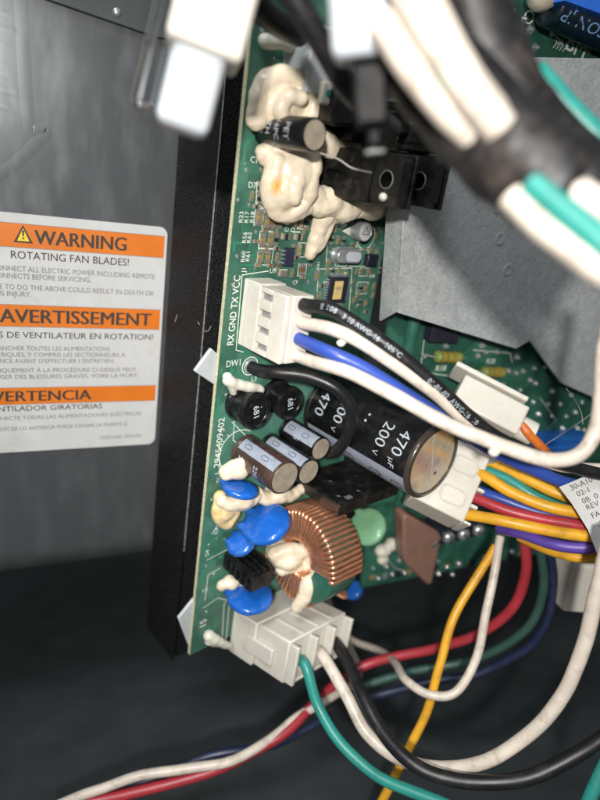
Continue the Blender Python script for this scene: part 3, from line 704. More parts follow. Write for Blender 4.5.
elcap(309, 472, 4.9, 23, m_sleeve, (('22J 1DKW25 AGZ7', 1.7, 164, 11, True),), 0, 'black electrolytic capacitor with grey stripe beside the brown one', stripes=((98, 146),))
elcap(321, 449, 4.5, 19, m_sleeve, (('25V', 1.8, 172, 10, True),), 0, 'short electrolytic capacitor tucked behind the others', stripes=((100, 165),))
elcap(315, 135, 4.3, 22, m_sleeve, (('PET', 3.0, 178, 14.0, False), ('16PC', 2.6, 178, 9.8, False), ('TH', 2.7, 172, 6.0, False), ('-PF', 2.7, 172, 2.8, False)), 0,
      'black capacitor with pale print lying between cream glue blobs', stripes=())

# ------------------------------------------------------------------ two drum inductors marked 681
for px, py, R, H, lb in ((257, 412, 6.6, 9.5, 'black drum inductor marked 681'), (291, 404, 6.2, 9.5, 'black drum inductor marked 681 nearer the big capacitor')):
    u, v = bp(px, py, H)
    o = obj('drum_inductor', MB().lathe([(R * .98, 0), (R, .3), (R, 2.0), (R * .86, 2.6), (R * .84, 6.6), (R * .98, 7.2), (R, 7.6), (R * .98, H - .4), (R * .9, H), (R * .72, H), (R * .68, H - .25), (0, H - .25)], 32),
            m_epoxy, pcb, M=T(u, v, 0), smooth=40, label=lb)
    obj('raised_face', MB().lathe([(R * .62, H - .26), (R * .6, H + .06), (0, H + .06)], 28), m_epoxy, o, smooth=40)
    obj('print', lettering(MB(), '681', 3.4, -.3, .2, H + .12, D(-80), .015, True), m_print, o, smooth=0)
    obj('print_dot', MB().lathe([(.3, H + .1), (0, H + .1)], 8, (1.6, 1.6, 0)), m_print, o, smooth=0)

# ------------------------------------------------------------------ four-way header (top) with windows showing the crimps
hd = thing('plug_connector', 'white four-way plug with contact windows beside the RX GND TX VCC print', 'connector', MBOARD)
ux, vt, vb = 6.0, 16.2, -4.8
obj('header', MB().box(ux + .5, ux + 11, vb - .4, vt + .4, .02, 8.6), m_nylon, pcb, bevel=.5, label='white four-pin header base')
obj('housing', MB().box(ux + 2.1, ux + 10.4, vb, vt, 8.7, 22.6), m_nylon, hd, bevel=.5)
pitch = (vt - vb) / 4
obj('latch_wall', MB().box(ux, ux + 2.0, vb, vt, 3.0, 9.4), m_nylon, hd, bevel=.35)
obj('latch_wall', MB().box(ux, ux + 2.0, vb, vt, 15.4, 22.2), m_nylon, hd, bevel=.35)
for i in range(5):
    c = vb + pitch * i
    a, b = max(vb, c - 1.6), min(vt, c + 1.6)
    obj('window_rib', MB().box(ux + .05, ux + 2.0, a, b, 9.42, 15.38), m_nylon, hd, bevel=.2)
for i in range(4):
    c = vb + pitch * (i + .5)
    obj('contact', MB().box(ux + 1.3, ux + 2.4, c - 1.2, c + 1.2, 10.2, 14.6).box(ux + .8, ux + 1.4, c - .35, c + .35, 10.4, 14.0), m_steel, hd, bevel=.15)

# ------------------------------------------------------------------ three-way connector at the board's lower end
t0 = bp(283, 682, 33); t1 = bp(345, 638, 33)
u0 = t0[0]; u1 = u0 + 30; vb3, vt3 = t0[1] - 1, t0[1] + 19
cn = thing('plug_connector', 'large white three-way plug at the lower end of the green board', 'connector', MBOARD)
b0 = bp(228, 615); b1 = bp(226, 645)
def skew(mb, f): mb.v = [f(*q) for q in mb.v]; return mb
def lean(x, y, z, s=.0): return (x, y + z * .30, z)
obj('header', skew(MB().box(u0 - 1, u1 + 1, vb3 - 10.5, vt3 - 9, .02, 15), lean), m_nylon, pcb, bevel=.6, label='white three-pin power header base')
obj('housing', skew(MB().box(u0, u1, vb3 - 10, vt3 - 9.6, 15.05, 33), lean), m_nylon, cn, bevel=.7)
for i in range(4):
    x = u0 + 1.0 + (u1 - u0 - 2.0) * i / 3
    obj('cavity_wall', skew(MB().box(x - .8, x + .8, vb3 - 9, vt3 - 10.6, 33.02, 37.5), lean), m_nylon, cn, bevel=.4)
for x in (u0 + 7.5, u0 + 15, u0 + 22.5):
    obj('guide_rib', skew(MB().box(x - .7, x + .7, vt3 - 9.58, vt3 - 8.9, 17, 32), lean), m_nylon, cn, bevel=.2)
obj('side_latch', skew(MB().box(u0 - 1.4, u0 - .02, vb3 - 4.5, vb3 + 3.5, 10, 26), lean), m_nylon, cn, bevel=.5)
obj('cavity_floor', skew(MB().box(u0 + 1, u1 - 1, vb3 - 9, vb3 - 7.4, 33.02, 36.5), lean), m_nylon, cn, bevel=.4)

# ------------------------------------------------------------------ power transistors standing on the board
def transistor(u, v, w0, wd, L, th, lb, hole=True, tab=10.5):
    t = obj('power_transistor', MB().box(u, u + th, v - wd / 2, v + wd / 2, w0, w0 + L), m_black, pcb, bevel=.5, label=lb)
    # tab with a real hole: a ring of quads between the outline and the bore
    mb = MB(); z0 = w0 + L + .05; cz = z0 + tab / 2; rr = 2.3; n_ = 24; x0, x1 = u + .4, u + th - .5
    inn = []; out = []
    for i in range(n_):
        a = 2 * math.pi * i / n_; inn.append((v + rr * math.cos(a), cz + rr * math.sin(a)))
        k = 1 / max(abs(math.cos(a)) / (wd / 2), abs(math.sin(a)) / (tab / 2)); out.append((v + k * math.cos(a), cz + k * math.sin(a)))
    vs = [(x, y, z) for x in (x0, x1) for y, z in inn + out]; fs = []
    for i in range(n_):
        j = (i + 1) % n_
        fs += [(i, j, n_ + j, n_ + i), (2 * n_ + j, 2 * n_ + i, 3 * n_ + i, 3 * n_ + j), (j, i, 2 * n_ + i, 2 * n_ + j), (n_ + i, n_ + j, 3 * n_ + j, 3 * n_ + i)]
    mb.add(vs, fs); obj('tab', mb, m_black, t, smooth=30)
    obj('hole_rim', MB().lathe([(rr, 0), (rr + .05, .12), (rr + .16, .12), (rr + .22, 0)], 24, M=Matrix.Translation((x0, v, cz)) @ Matrix.Rotation(D(-90), 4, 'Y'), cap=False), m_steel, t, smooth=60)
    for i in (-1, 0, 1):
        obj('leg', MB().box(u + th * .4, u + th * .65, v + i * wd * .3 - .7, v + i * wd * .3 + .7, .05, w0 + .2), m_tin, t)
    return t
u_, v_ = bp(350, 174, 16)
transistor(u_, v_ , 3.5, 14.2, 21.5, 5.0, 'black power transistor in front, scratched')
transistor(u_ + 9.5, v_ + 1.0, 6, 13.6, 23, 5.0, 'black power transistor standing behind the front one')
u_, v_ = bp(425, 142, 30)
obj('bracket_clip', MB().box(u_ - 3, u_ + 6, v_ - 3, v_ + 3, 22, 34).box(u_ - 2, u_ + 4, v_ - 9, v_ - 3.1, 26, 29), m_black, pcb, bevel=.4)
u_, v_ = bp(430, 152, 30)
obj('spring_clip', MB().box(u_ - 1.6, u_ - 1, v_ - 4, v_ + 2, 24, 31), m_steel, pcb, bevel=.2)
u_, v_ = bp(340, 112, 14)
obj('film_capacitor', skew(MB().box(u_ - 6, u_ + 8, v_ - 5, v_ + 5, .1, 18), lambda x, y, z: (x, y - .12 * z + .15 * x, z)), m_black, pcb, bevel=1.0, label='black block capacitor under the teal-marked tag')
u_, v_ = bp(327, 94, 14)
tg_ = obj('paper_tag', MB().box(u_ - 2.8, u_ + 3.2, v_ - 2.8, v_ + 2.8, 13.4, 15.4), m_gluew, pcb, bevel=.4)
obj('teal_mark', MB().ball((u_, v_, 15.4), 1.7, 1.2, .12, 10, 4, z0=0.0), WIRES['teal'], tg_)
u_, v_ = bp(322, 62, 8)
obj('relay_box', MB().box(u_ - 8, u_ + 10, v_ - 9, v_ + 8, .1, 12), m_milky, pcb, bevel=.6, label='milky translucent plastic relay cover')
u_, v_ = bp(402, 128, 20)
rs = obj('wirewound_resistor', MB().lathe([(0, -5.5), (1.6, -5.4), (1.9, -4.6), (1.7, -3.4), (1.7, 3.4), (1.9, 4.6), (1.6, 5.4), (0, 5.5)], 16, M=Matrix.Translation((u_, v_, 16)) @ Matrix.Rotation(D(90), 4, 'Y')), m_ferrite, pcb, smooth=50)
obj('cream_sleeve', MB().box(u_ - 3, u_ + 3, v_ - 5.5, v_ - 2.6, 14, 17.5), m_glue, pcb, bevel=.4)
u_, v_ = bp(380, 143, 14)
obj('drum_inductor', MB().lathe([(5.2, 0), (5.4, .4), (5.4, 12), (4.9, 12.6), (3.6, 12.6), (3.3, 11.6), (0, 11.5)], 28, (u_, v_, 0)), m_epoxy, pcb, smooth=40)
tb = bp(350, 174, 16)
obj('hole_backing', MB().box(tb[0] + 5.3, tb[0] + 6.6, tb[1] - 7.3, tb[1] + 7.3, 12, 36), m_black, pcb, bevel=.3, label='added black backing that keeps the front transistor hole dark')  # backing plates added so the tab holes look dark
obj('hole_backing', MB().box(tb[0] + 14.8, tb[0] + 16, tb[1] - 6.2, tb[1] + 8.4, 12, 40), m_black, pcb, bevel=.3, label='added black backing that keeps the rear transistor hole dark')
for px, py, w_, du, dv, dw, lb in ((392, 124, 22, 7, 7, 14, 'black diode block under the blurred plug'), (414, 118, 26, 6, 9, 16, 'black transistor half hidden by the blurred plug'),
                                   (436, 136, 34, 5, 6, 12, 'black clip at the end of the transistor row'), (362, 132, 14, 8, 6, 14, 'black block between the glue and the transistors')):
    a_, b_2 = bp(px, py, w_)
    k_ = obj('power_diode', MB().box(a_ - du / 2, a_ + du / 2, b_2 - dv / 2, b_2 + dv / 2, w_ - dw, w_), m_black, pcb, bevel=.45, label=lb)
    obj('edge_highlight', MB().box(a_ - du / 2 - .3, a_ - du / 2 - .02, b_2 + dv / 2 - .9, b_2 + dv / 2 - .2, w_ - dw * .8, w_ - .4), m_tin, k_, bevel=.1)  # bright tin strip put in as a highlight along the block edge
# ------------------------------------------------------------------ bridge rectifier plate under the big capacitor
u_, v_ = bp(338, 516, 29)
o = obj('bridge_rectifier', MB().box(u_, u_ + 34, v_ - .5, v_ + 4.2, 3, 29), m_black, pcb, bevel=.45, label='flat black rectifier block below the big capacitor')
for i, (x, z) in enumerate(((7, 22), (17, 23), (12, 12), (25, 14))):
    obj('moulded_recess', MB().lathe([(3.2, .0), (3.0, .25), (2.4, .12), (0, .1)], 20, M=Matrix.Translation((u_ + x, v_ + 4.2, z)) @ Matrix.Rotation(D(-90), 4, 'X')), m_epoxy, o, smooth=50)
obj('chip_mark', MB().box(u_ + 6, u_ + 9, v_ + 4.15, v_ + 4.3, 25, 27), m_tin, o)
# ------------------------------------------------------------------ finned black fuse block
u_, v_ = bp(244, 566, 8)
fz = obj('fuse_holder', MB().box(u_ - 4, u_ + 6, v_ - 4, v_ + 2.6, .1, 18), m_epoxy, pcb, bevel=.3, label='ribbed black fuse block')
for i in range(4):
    obj('rib', MB().box(u_ - 3.6 + i * 2.6, u_ - 2.3 + i * 2.6, v_ + 2.62, v_ + 4.2, 1.0, 17.4), m_epoxy, fz, bevel=.2)
for i in range(5):
    obj('notch', MB().box(u_ - 4.6, u_ - 4.02, v_ - 3.4, v_ + 2.0, 2 + i * 3.2, 3.6 + i * 3.2), m_epoxy, fz, bevel=.15)

# ------------------------------------------------------------------ toroidal choke: ring standing on the board, two windings
TU, TV, TW, TR, TA, TB = 38.0, -85.0, 20.5, 13.2, 5.0, 7.0       # centre, mean radius, half radial width, half axial width
tor = MB()
def tpt(th, dr, da): rr = TR + dr; return Vector((TU + da, TV + rr * math.sin(th), TW + rr * math.cos(th)))
mb = MB(); n_ = 64; sect = rrect(-TA, TA, -TB, TB, 1.2, 3); k = len(sect)
vs = [tpt(2 * math.pi * i / n_, r, a) for i in range(n_) for r, a in sect]
fs = [(i * k + j, i * k + (j + 1) % k, ((i + 1) % n_) * k + (j + 1) % k, ((i + 1) % n_) * k + j) for i in range(n_) for j in range(k)]
ch = obj('toroidal_choke', MB().add(vs, fs), m_ferrite, pcb, smooth=40, label='copper-wound toroidal choke on a green ring')
tor_root = ch
def winding(a0, a1, turns, lb):
    pts = []; wr = .84
    sec = rrect(-TA - wr, TA + wr, -TB - wr, TB + wr, 1.6, 3); ks = len(sec)
    for i in range(turns * ks):
        th = D(a0 + (a1 - a0) * i / (turns * ks) + 1.1 * noise.noise((i * .05, 9, a0))); r, a = sec[i % ks]
        r2 = r - (.25 if r < 0 else 0); pts.append(tpt(th, r2 + .3 * noise.noise((i * .09, a0, 0)), a + .3 * noise.noise((i * .21, 3, a0))))
    return obj('copper_winding', MB().tube(pts, wr, 7), m_copper, ch, smooth=80, label=lb)
winding(2, 160, 26, 'copper winding round the upper half of the ring'); winding(-152, -58, 13, 'copper winding round the lower part of the ring')
# leads of the choke
obj('winding_lead', MB().tube(spline([tpt(D(158), TA, -TB), tpt(D(165), TA + 4, -TB - 1), Vector((TU - 6, TV - 12, 3)), Vector((TU - 6, TV - 12, .2))], 5), .8, 8), m_copper, ch)
obj('winding_lead', MB().tube(spline([tpt(D(-58), TA + .5, TB), tpt(D(-54), TA + 2.5, TB + 3), Vector((TU + 13, TV - 12, 18)), Vector((TU + 14, TV - 13, .3))], 6), .9, 8), m_copper, ch)

# ------------------------------------------------------------------ blue and green disc capacitors
def disc(px, py, w, R, th, rz, tilt, m, lb, name='disc_capacitor'):
    u, v = bp(px, py, w)
    M = Matrix.Translation((u, v, w)) @ Matrix.Rotation(D(rz), 4, 'Z') @ Matrix.Rotation(D(tilt), 4, 'Y')
    mb = MB(); A = Matrix.Rotation(D(90), 4, 'X')
    mb.ball((0, 0, 0), R, th / 2, R, 28, 16)
    mb.ball((-R * .36, 0, -R * .78), R * .22, th * .4, R * .38, 14, 8); mb.ball((R * .36, 0, -R * .78), R * .22, th * .4, R * .38, 14, 8)
    # flatten the faces the way dipped discs are
    mb.v = [(x, (abs(y) / (th / 2)) ** .55 * th / 2 * (1 if y > 0 else -1) if abs(y) > 1e-9 else 0, z) for x, y, z in mb.v]
    mb.v = [tuple(M @ Vector(q)) for q in mb.v]
    o = obj(name, mb, m, pcb, remesh=.45, disp=.5, dscale=5, label=lb)
    for s_ in (-1, 1):
        a = M @ Vector((s_ * R * .36, 0, -R)); obj('lead', MB().tube([a, Vector((a.x, a.y, -.2))], .35, 8), m_tin, o)
    return o
disc(240, 489, 9, 6.6, 3.4, -8, 10, m_blue, 'small blue disc capacitor seen nearly edge on')
disc(266, 524, 13, 9.2, 5.2, 30, 24, m_blue, 'large glossy blue disc capacitor beside the copper coil')
disc(241, 543, 7, 5.6, 4.2, 35, 10, m_blue, 'blue disc capacitor half hidden under the large one')
disc(250, 597, 11, 9.0, 4.6, 5, 12, m_blue, 'blue disc capacitor above the large white plug')
disc(353, 590, 4, 5.0, 4, 40, 0, m_blue, 'blue disc capacitor behind the coil')
disc(368, 527, 22, 8.2, 5, 50, 0, m_green, 'pale green disc varistor right of the copper coil')
# ------------------------------------------------------------------ glue
def blob(px, py, w, balls, m=None, lb=None, name='glue_blob', disp=1.1, dscale=5, vox=.42, coil=()):
    u, v = bp(px, py, w); mb = MB()
    for du, dv, dw, rx, ry, rz in balls: mb.ball((u + du, v + dv, max(rz * .3, w + dw)), rx, ry, rz, 18, 12)
    for path, r0, r1 in coil:
        c = spline([Vector((u + a, v + b, max(.6, w + h))) for a, b, h in path], 6)
        mb.tube(c, r0, 12, rad=[(r0 + (r1 - r0) * i / (len(c) - 1)) * (1 + .15 * noise.noise(q * .4)) for i, q in enumerate(c)])
        for e, rr in ((c[0], r0), (c[-1], r1)): mb.ball(e, rr * 1.02, rr * 1.02, rr * 1.02, 10, 8)
    return obj(name, mb, m or m_glue, pcb, remesh=vox, disp=disp, dscale=dscale, label=lb)
blob(288, 106, 7, [(0, 0, -3, 9, 8, 6), (-4, 2, -3, 6, 6, 4.5)], lb='swirled cream glue above the printed capacitor',
     coil=(([(-8, -5, -3), (-9, 2, -2), (-5, 6.5, -1), (2, 7, 1), (7, 3, 2), (6, -3, 2), (1, -5, 2), (-4, -2, 2), (-3, 2, 3), (1, 2.5, 4)], 3.0, 2.0), ([(2, 6, 0), (6, 8, 1), (8, 6, 2), (8, 1, 2)], 2.6, 2.0)))
blob(295, 180, 7, [(0, 2, -1, 8, 7, 6.5), (-3, -3, -2, 7, 7, 6)], m=stained_glue((*bp(277, 186, 9), 9), 3.2), lb='large cream glue mass with a yellowed spot below the printed capacitor',
     coil=(([(-9, 6, -4), (-3, 9, -1), (4, 7, 2), (3, 1, 3), (4, -5, 2), (1, -9, 0)], 3.2, 2.6), ([(-7, 4, -1), (-8, -3, -1), (-5, -9, -2), (1, -10, -1), (6, -7, 0)], 3.2, 2.6), ([(0, 6, 2), (-2, 1, 3.4), (-2, -5, 3)], 2.4, 2.2)))
blob(330, 202, 7, [(0, 0, -1, 6.5, 5, 6)], lb='cream glue along the foot of the front transistor',
     coil=(([(-9, 2, -1), (-4, -1, 0), (1, 1, 1), (6, -2, 1), (11, 1, 1), (17, 2, 1)], 4.2, 3.6), ([(4, -4, -2), (10, -2, 0), (15, -1, 0)], 3.0, 3.0)))
blob(370, 207, 8, [(0, 0, 0, 5, 4, 5.5)], lb='cream glue at the end of the front transistor', coil=(([(-5, 0, 0), (1, -1, 1), (6, 1, 1), (10, 2, 0)], 3.6, 2.8),))
blob(321, 228, 4, [(0, 5, 1, 3.2, 4.5, 3.6)], lb='drip of cream glue over the small chips',
     coil=(([(1, 9, 2), (-1, 4, 1), (-.5, -1, 0), (-1, -6, -1), (-1.5, -9, -1.5)], 3.4, 2.2), ([(3, 8, 1), (2.6, 3, 1.4), (1.5, -3, .6), (0, -7, -.4)], 2.0, 1.6)))
blob(345, 148, 6, [(0, 0, 0, 7, 4, 4.6)], lb='cream glue behind the front transistor', coil=(([(-10, 1, -1), (-3, -1, 1), (4, 1, 2), (12, 1, 2), (19, 3, 3)], 3.8, 3.2),))
blob(289, 46, 3, [], m_gluew, 'translucent white glue bead near the top of the board', disp=.6, coil=(([(-8, -.6, -.6), (-4, 0, 0), (0, .4, .4), (5, .5, .6), (8, 1, .2)], 1.9, 2.4),))
blob(243, 386, 3, [], m_gluew, 'white glue strip beside the first drum inductor', disp=.7, coil=(([(-6, 2.4, -.6), (-3.5, 1.4, 0), (0, .2, .5), (4, -.8, .8), (7, -2.2, .4)], 2.0, 1.7), ([(-6, 3.6, -1), (-4, 0, -.6), (-3, -2, -1)], 1.7, 1.3)))
blob(239, 470, 6, [(0, 0, -1, 4.6, 3.4, 4.4)], lb='cream glue above the small blue disc', coil=(([(-4, -1, -2), (-1, 2, 0), (3, 2, 1), (5, -.5, 0)], 2.6, 2.2),))
blob(241, 500, 6, [(0, 0, 0, 5.4, 3, 4.6)], lb='cream glue below the small blue disc', coil=(([(-7, .5, -2), (-3, -1.4, 0), (2, -1.2, 1.2), (6, .4, 1)], 2.5, 2.1),))
blob(226, 511, 3.5, [(0, 0, -.8, 4.2, 5.2, 3.6)], mat('pale_yellow_silicone', '#dcc490', .5, var=.1, vs=150, bump=.3, bs=420, sss=.2, dirt='#c79f55', dirt_amt=.5, dirt_s=120), 'pale yellow glue at the board edge',
     coil=(([(-2.6, 6, -1.5), (-3.4, 1, -.6), (-1.6, -4, -.6), (2.4, -6, -.6), (4, -1, 0), (1.5, 3, .8)], 2.3, 2.0),))
blob(279, 495, 7, [(0, 0, -1, 5, 3, 5)], lb='cream glue below the brown capacitor', coil=(([(-9, 2, -2), (-5, -.5, 0), (0, 1, 1), (5, -1, 1), (10, .4, 1)], 2.9, 2.5),))
blob(231, 583, 4, [(0, 0, 0, 3.6, 2.8, 3.4)], lb='cream glue above the lowest blue disc', coil=(([(-3.5, -.6, -1), (0, .8, .4), (4, -.6, .6), (6, -1.6, 0)], 2.2, 1.9),))
blob(215, 642, 3, [], m_gluew, 'white glue tongue at the lower corner of the board', disp=.7, coil=(([(-2.4, 3.6, -1), (-.5, 1.8, 0), (2.4, -1, .4), (5, -3.4, .6), (7, -5.2, .4)], 2.4, 1.5), ([(-2.4, 1, -1), (1.4, -1.6, -.4)], 1.8, 1.8)))
blob(289, 563, 17, [(0, 2, -3, 7, 5, 8), (9, 2, 2, 4.6, 7, 5)], lb='white glue filling the coil opening', coil=(([(-5, 4, -3), (0, 6, 0), (6, 5, 2), (11, 6, 3)], 3.2, 2.8), ([(-3, -2, 0), (2, -1, 2), (7, -3, 3)], 2.6, 2.4)))
blob(308, 588, 27, [(0, 0, 0, 3.6, 6, 3.4)], lb='lump of cream glue on the coil', coil=(([(2.6, 10, 1), (2, 5, 1), (0, 0, .6), (-2, -5, 0), (-3, -8, -1)], 2.7, 2.6),))
blob(383, 197, 34, [(0, 0, 0, 1.2, 1.2, 1.2)], m_gluew, 'small drop of glue on the transistor tab', disp=.2, vox=.3)
# black jumper wire that starts in the DW1 hole and loops back under the big capacitor
jw = spline([Vector((*DW, .1)), Vector((DW[0] + .6, DW[1] - .2, 3.5))] + [Vector((*bp(x, y, w_), w_)) for x, y, w_ in ((275, 372, 11), (308, 376, 19), (338, 390, 27), (352, 412, 30), (347, 436, 27), (334, 452, 20), (318, 452, 10))], 8)
obj('jumper_wire', MB().tube(jw, 2.15, 16), WIRES['black'], pcb, smooth=80, label='black jumper wire looping out of the DW1 hole')
obj('solder_ring', MB().lathe([(2.4, 0), (2.2, .5), (2.1, .8), (1.8, .8)], 20, (DW[0], DW[1], .02)), m_tin, pcb)

# ================================================================== second (control) board behind, parallel to the steel panel
CF = 0.0
while S(*sp(470, 400, CF), CF).y > 262: CF += .5
def fp(px, py, h=0): return sp(px, py, CF + h)
MFAR = MSHEET @ Matrix.Translation((0, 0, CF * MM))
far = thing('control_circuit_board', 'dark green control board with solder joints behind the zinc bracket', 'circuit board', MFAR)
bl0 = fp(362, 588); 
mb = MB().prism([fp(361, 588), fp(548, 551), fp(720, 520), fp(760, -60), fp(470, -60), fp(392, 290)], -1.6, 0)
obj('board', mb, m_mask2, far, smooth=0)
random.seed(11)
j0 = None
for px, py in [(486, 352), (497, 352), (517, 357), (516, 373), (523, 371), (534, 368), (545, 367), (530, 380), (535, 383), (552, 391), (560, 404), (533, 402), (566, 416), (538, 414), (562, 428), (510, 398),
               (503, 404), (482, 345), (508, 344), (575, 412), (582, 402), (584, 430), (577, 428), (552, 416), (571, 395), (548, 404), (520, 390), (424, 356), (470, 371), (508, 371), (478, 356), (446, 346),
               (430, 590 - 30), (446, 566), (458, 563), (470, 562), (484, 558), (497, 556), (512, 552), (386, 566), (392, 574), (399, 560), (378, 578), (373, 568), (404, 572), (526, 550), (438, 573), (452, 574),
               (540, 14), (546, 20), (552, 34), (560, 44), (530, 30), (524, 20), (535, 48), (590, 40), (575, 20), (512, 12)]:
    a, b = fp(px, py); M_ = T(a, b, 0) @ Matrix.Scale(random.uniform(.75, 1.25), 4)
    if j0 is None: j0 = obj('solder_joint', MB().lathe([(1.35, 0), (1.2, .35), (.8, 1.0), (.45, 1.5), (0, 1.6)], 14), m_tin, far, M=M_)
    else:
        c = j0.copy(); C.objects.link(c); c.parent = far; c.matrix_local = M_
def axial(px, py, L_, r, bands):
    a, b = fp(px, py, r)
    o = obj('axial_resistor', MB().lathe([(0, -L_ / 2), (r * .8, -L_ / 2 + .1), (r, -L_ / 2 + .8), (r * .98, -L_ / 2 + 2), (r * .86, -L_ / 2 + 2.6), (r * .86, L_ / 2 - 2.6), (r * .98, L_ / 2 - 2), (r, L_ / 2 - .8), (r * .8, L_ / 2 - .1), (0, L_ / 2)], 18,
                                           M=Matrix.Rotation(D(90), 4, 'Y')), m_resg, far, M=T(a, b, r + .2, D(-2)), smooth=60)
    for x in bands:
        obj('colour_band', MB().lathe([(r * .9 + .06, x - .5), (r * .9 + .06, x + .5)], 18, M=Matrix.Rotation(D(90), 4, 'Y')), m_resband, o, smooth=60)
    obj('lead', MB().tube([(-L_ / 2 - 3, 0, -r * .8), (-L_ / 2 - 2, 0, 0), (L_ / 2 + 2, 0, 0), (L_ / 2 + 3, 0, -r * .8)], .4, 8), m_tin, o)
axial(448, 357, 13, 2.5, (-3, 0, 3)); axial(493, 372, 12, 2.4, (-2.5, .5, 3))
sm = MB()
def fl(text, px, py, size, rot=0):
    a, b = fp(px, py); obj('silkscreen_lettering', lettering(MB(), text, size / CAP, a, b, .05, D(rot), .01, True), m_silk, far, smooth=0)
fl('R18', 441, 368, 2.4); fl('R20', 491, 361, 2.2); fl('BM', 577, 46, 5.6, -10); fl('O', 529, 17, 4.2, 10); fl('102', 588, 50, 2.0)
for i in range(4):
    a, b = fp(556 + i * 3.2, 43 + i * 1.2); sm.line([(a - .8, b - 1.6), (a + .3, b), (a - .6, b + 1.6)], .3, .04)
ra, rb_ = fp(571, 12)
sm.line([(ra + 10 * math.cos(D(150 + i * 6)), rb_ + 9 * math.sin(D(150 + i * 6))) for i in range(20)], .35, .04)
for pts in ([(424, 340), (420, 372), (450, 376)], [(473, 350), (510, 353), (512, 362)], [(468, 380), (505, 384)], [(540, 398), (556, 420), (540, 440)], [(398, 556), (420, 552), (440, 562)]):
    sm.line([fp(x, y) for x, y in pts], .3, .04)
obj('silkscreen_outlines', sm, m_silk, far, smooth=0)
a, b = fp(440, 332); obj('relay', MB().box(a - 8, a + 6, b - 3, b + 12, .05, 5), m_chip, far, bevel=.4, label='dark relay block half hidden by the bracket')
a, b = fp(409, 330); obj('edge_guide', MB().lathe([(2.6, -16), (2.6, 16), (0, 16)], 16, M=Matrix.Translation((a, b, 2)) @ Matrix.Rotation(D(90), 4, 'X')), m_ferrite, far, smooth=60)
a, b = fp(548, 437); obj('slide_terminal', MB().box(a - 16, a + 18, b - 10, b + 4, .05, 10).box(a - 12, a + 14, b - 6, b + 1, 10.02, 12), mat('blue_plastic', '#1f5aa0', .35, var=.1, bump=.05), far, bevel=.6, label='blue plastic terminal behind the white wire loop')
# capacitor lying at the top, dark blue sleeve, printed upside down
a, b = fp(584, 20, 7)
M_ = T(a, b, 7.4, D(-3)) @ Matrix.Rotation(D(90), 4, 'Y')
mt = mat('dark_blue_sleeve', '#10222e', .35, var=.1, bump=.05, coat=.3)
cp = obj('electrolytic_capacitor', MB().lathe([(0, -17), (6.0, -17), (6.6, -16.4), (6.6, -14), (6.2, -13.4), (6.6, -12.8), (6.6, 30), (0, 30)], 32), mt, far, M=M_, smooth=50, label='dark blue capacitor lying flat, printed upside down')
obj('print', cyl_lettering(MB(), 'ЯUBICON JP'.replace('Я', 'R'), 5.0, 6.68, D(196), 2.5, .012, 36, True, True), mat('blue_print', '#8ab6ea', .5, var=.1, bump=0), cp, smooth=0)
a, b = fp(590, -1, 13); obj('blue_terminal', MB().box(a - 15, a + 30, b - 4.5, b + 16, 6, 18).box(a - 5, a + 3, b + 2.4, b + 3.6, 18, 18.2), mat('bright_blue_plastic', '#2f6fd8', .35, var=.08, bump=.05), far, bevel=.8, label='bright blue plastic block at the top')
a, b = fp(556, -4, 13); obj('glue_blob', MB().ball((a - 2, b + 3, 9), 6, 7.5, 6, 18, 12), m_glue, far, remesh=.6, disp=.6)
# brown film capacitor and row of screw-like terminals along the lower edge
a, b = fp(417, 547, 13)
o = obj('film_capacitor', MB().prism([(x - a, y - b) for x, y in (fp(*q, 13) for q in ((404, 511), (436, 529), (439, 534), (430, 580), (425, 583), (404, 562), (401, 556), (400, 515)))], -5.5, 2.4), m_film, far, M=T(a, b, 13), bevel=1.2, smooth=40, label='flat brown film capacitor standing on the lower edge')
obj('print', lettering(MB(), '275 5', 3.2, 0, 0, 2.5, D(-80), .0, True), mat('brown_print', '#96745f', .5, bump=0), o, smooth=0)
for x in (-4, 4): obj('lead', MB().tube([(x, -12, 0), (x, -15, -6), (x, -15, -11)], .5, 8), m_tin, o)
for i, (px, py) in enumerate(((437, 545), (452, 541), (467, 538), (482, 534))):
    a, b = fp(px - 3, py - 3, 14)
    t = obj('screw_terminal', MB().box(-3.4, 3.4, -3.6, 3.6, .05, 13.2), m_chip, far, M=T(a, b, 0, D(6)), bevel=.5)
    obj('screw', MB().lathe([(2.9, 13.2), (2.9, 14.0), (2.5, 14.9), (1.3, 15.5), (0, 15.6)], 18), m_tin, t, smooth=60)
    obj('screw_slot', MB().box(-2.0, 2.0, -.3, .3, 15.3, 15.75), m_chip, t, M=Matrix.Rotation(D(30 + 50 * i), 4, 'Z'))
for i in range(14):
    a, b = fp(372 + i * 12.4, 577 - i * 2.0)
    obj('chip_resistor', MB().box(-1.6, 1.6, -.9, .9, .02, .8 + .5 * (i % 3)), (m_tan, m_tin, m_chip)[i % 3], far, M=T(a, b, 0, D(80 * (i % 2))), smooth=0)
a, b = fp(384, 552, 4); obj('glue_blob', MB().ball((a, b, 3), 4, 3, 3.2).ball((a + 4, b + 3, 3), 3, 3, 3).ball((a + 2, b - 6, 2), 3, 2.4, 2.4), m_gluew, far, remesh=.6, disp=.8)

# ================================================================== plugs on the control board
def boxframe(o_, x_, y_hint): return localframe(o_, x_, y_hint)
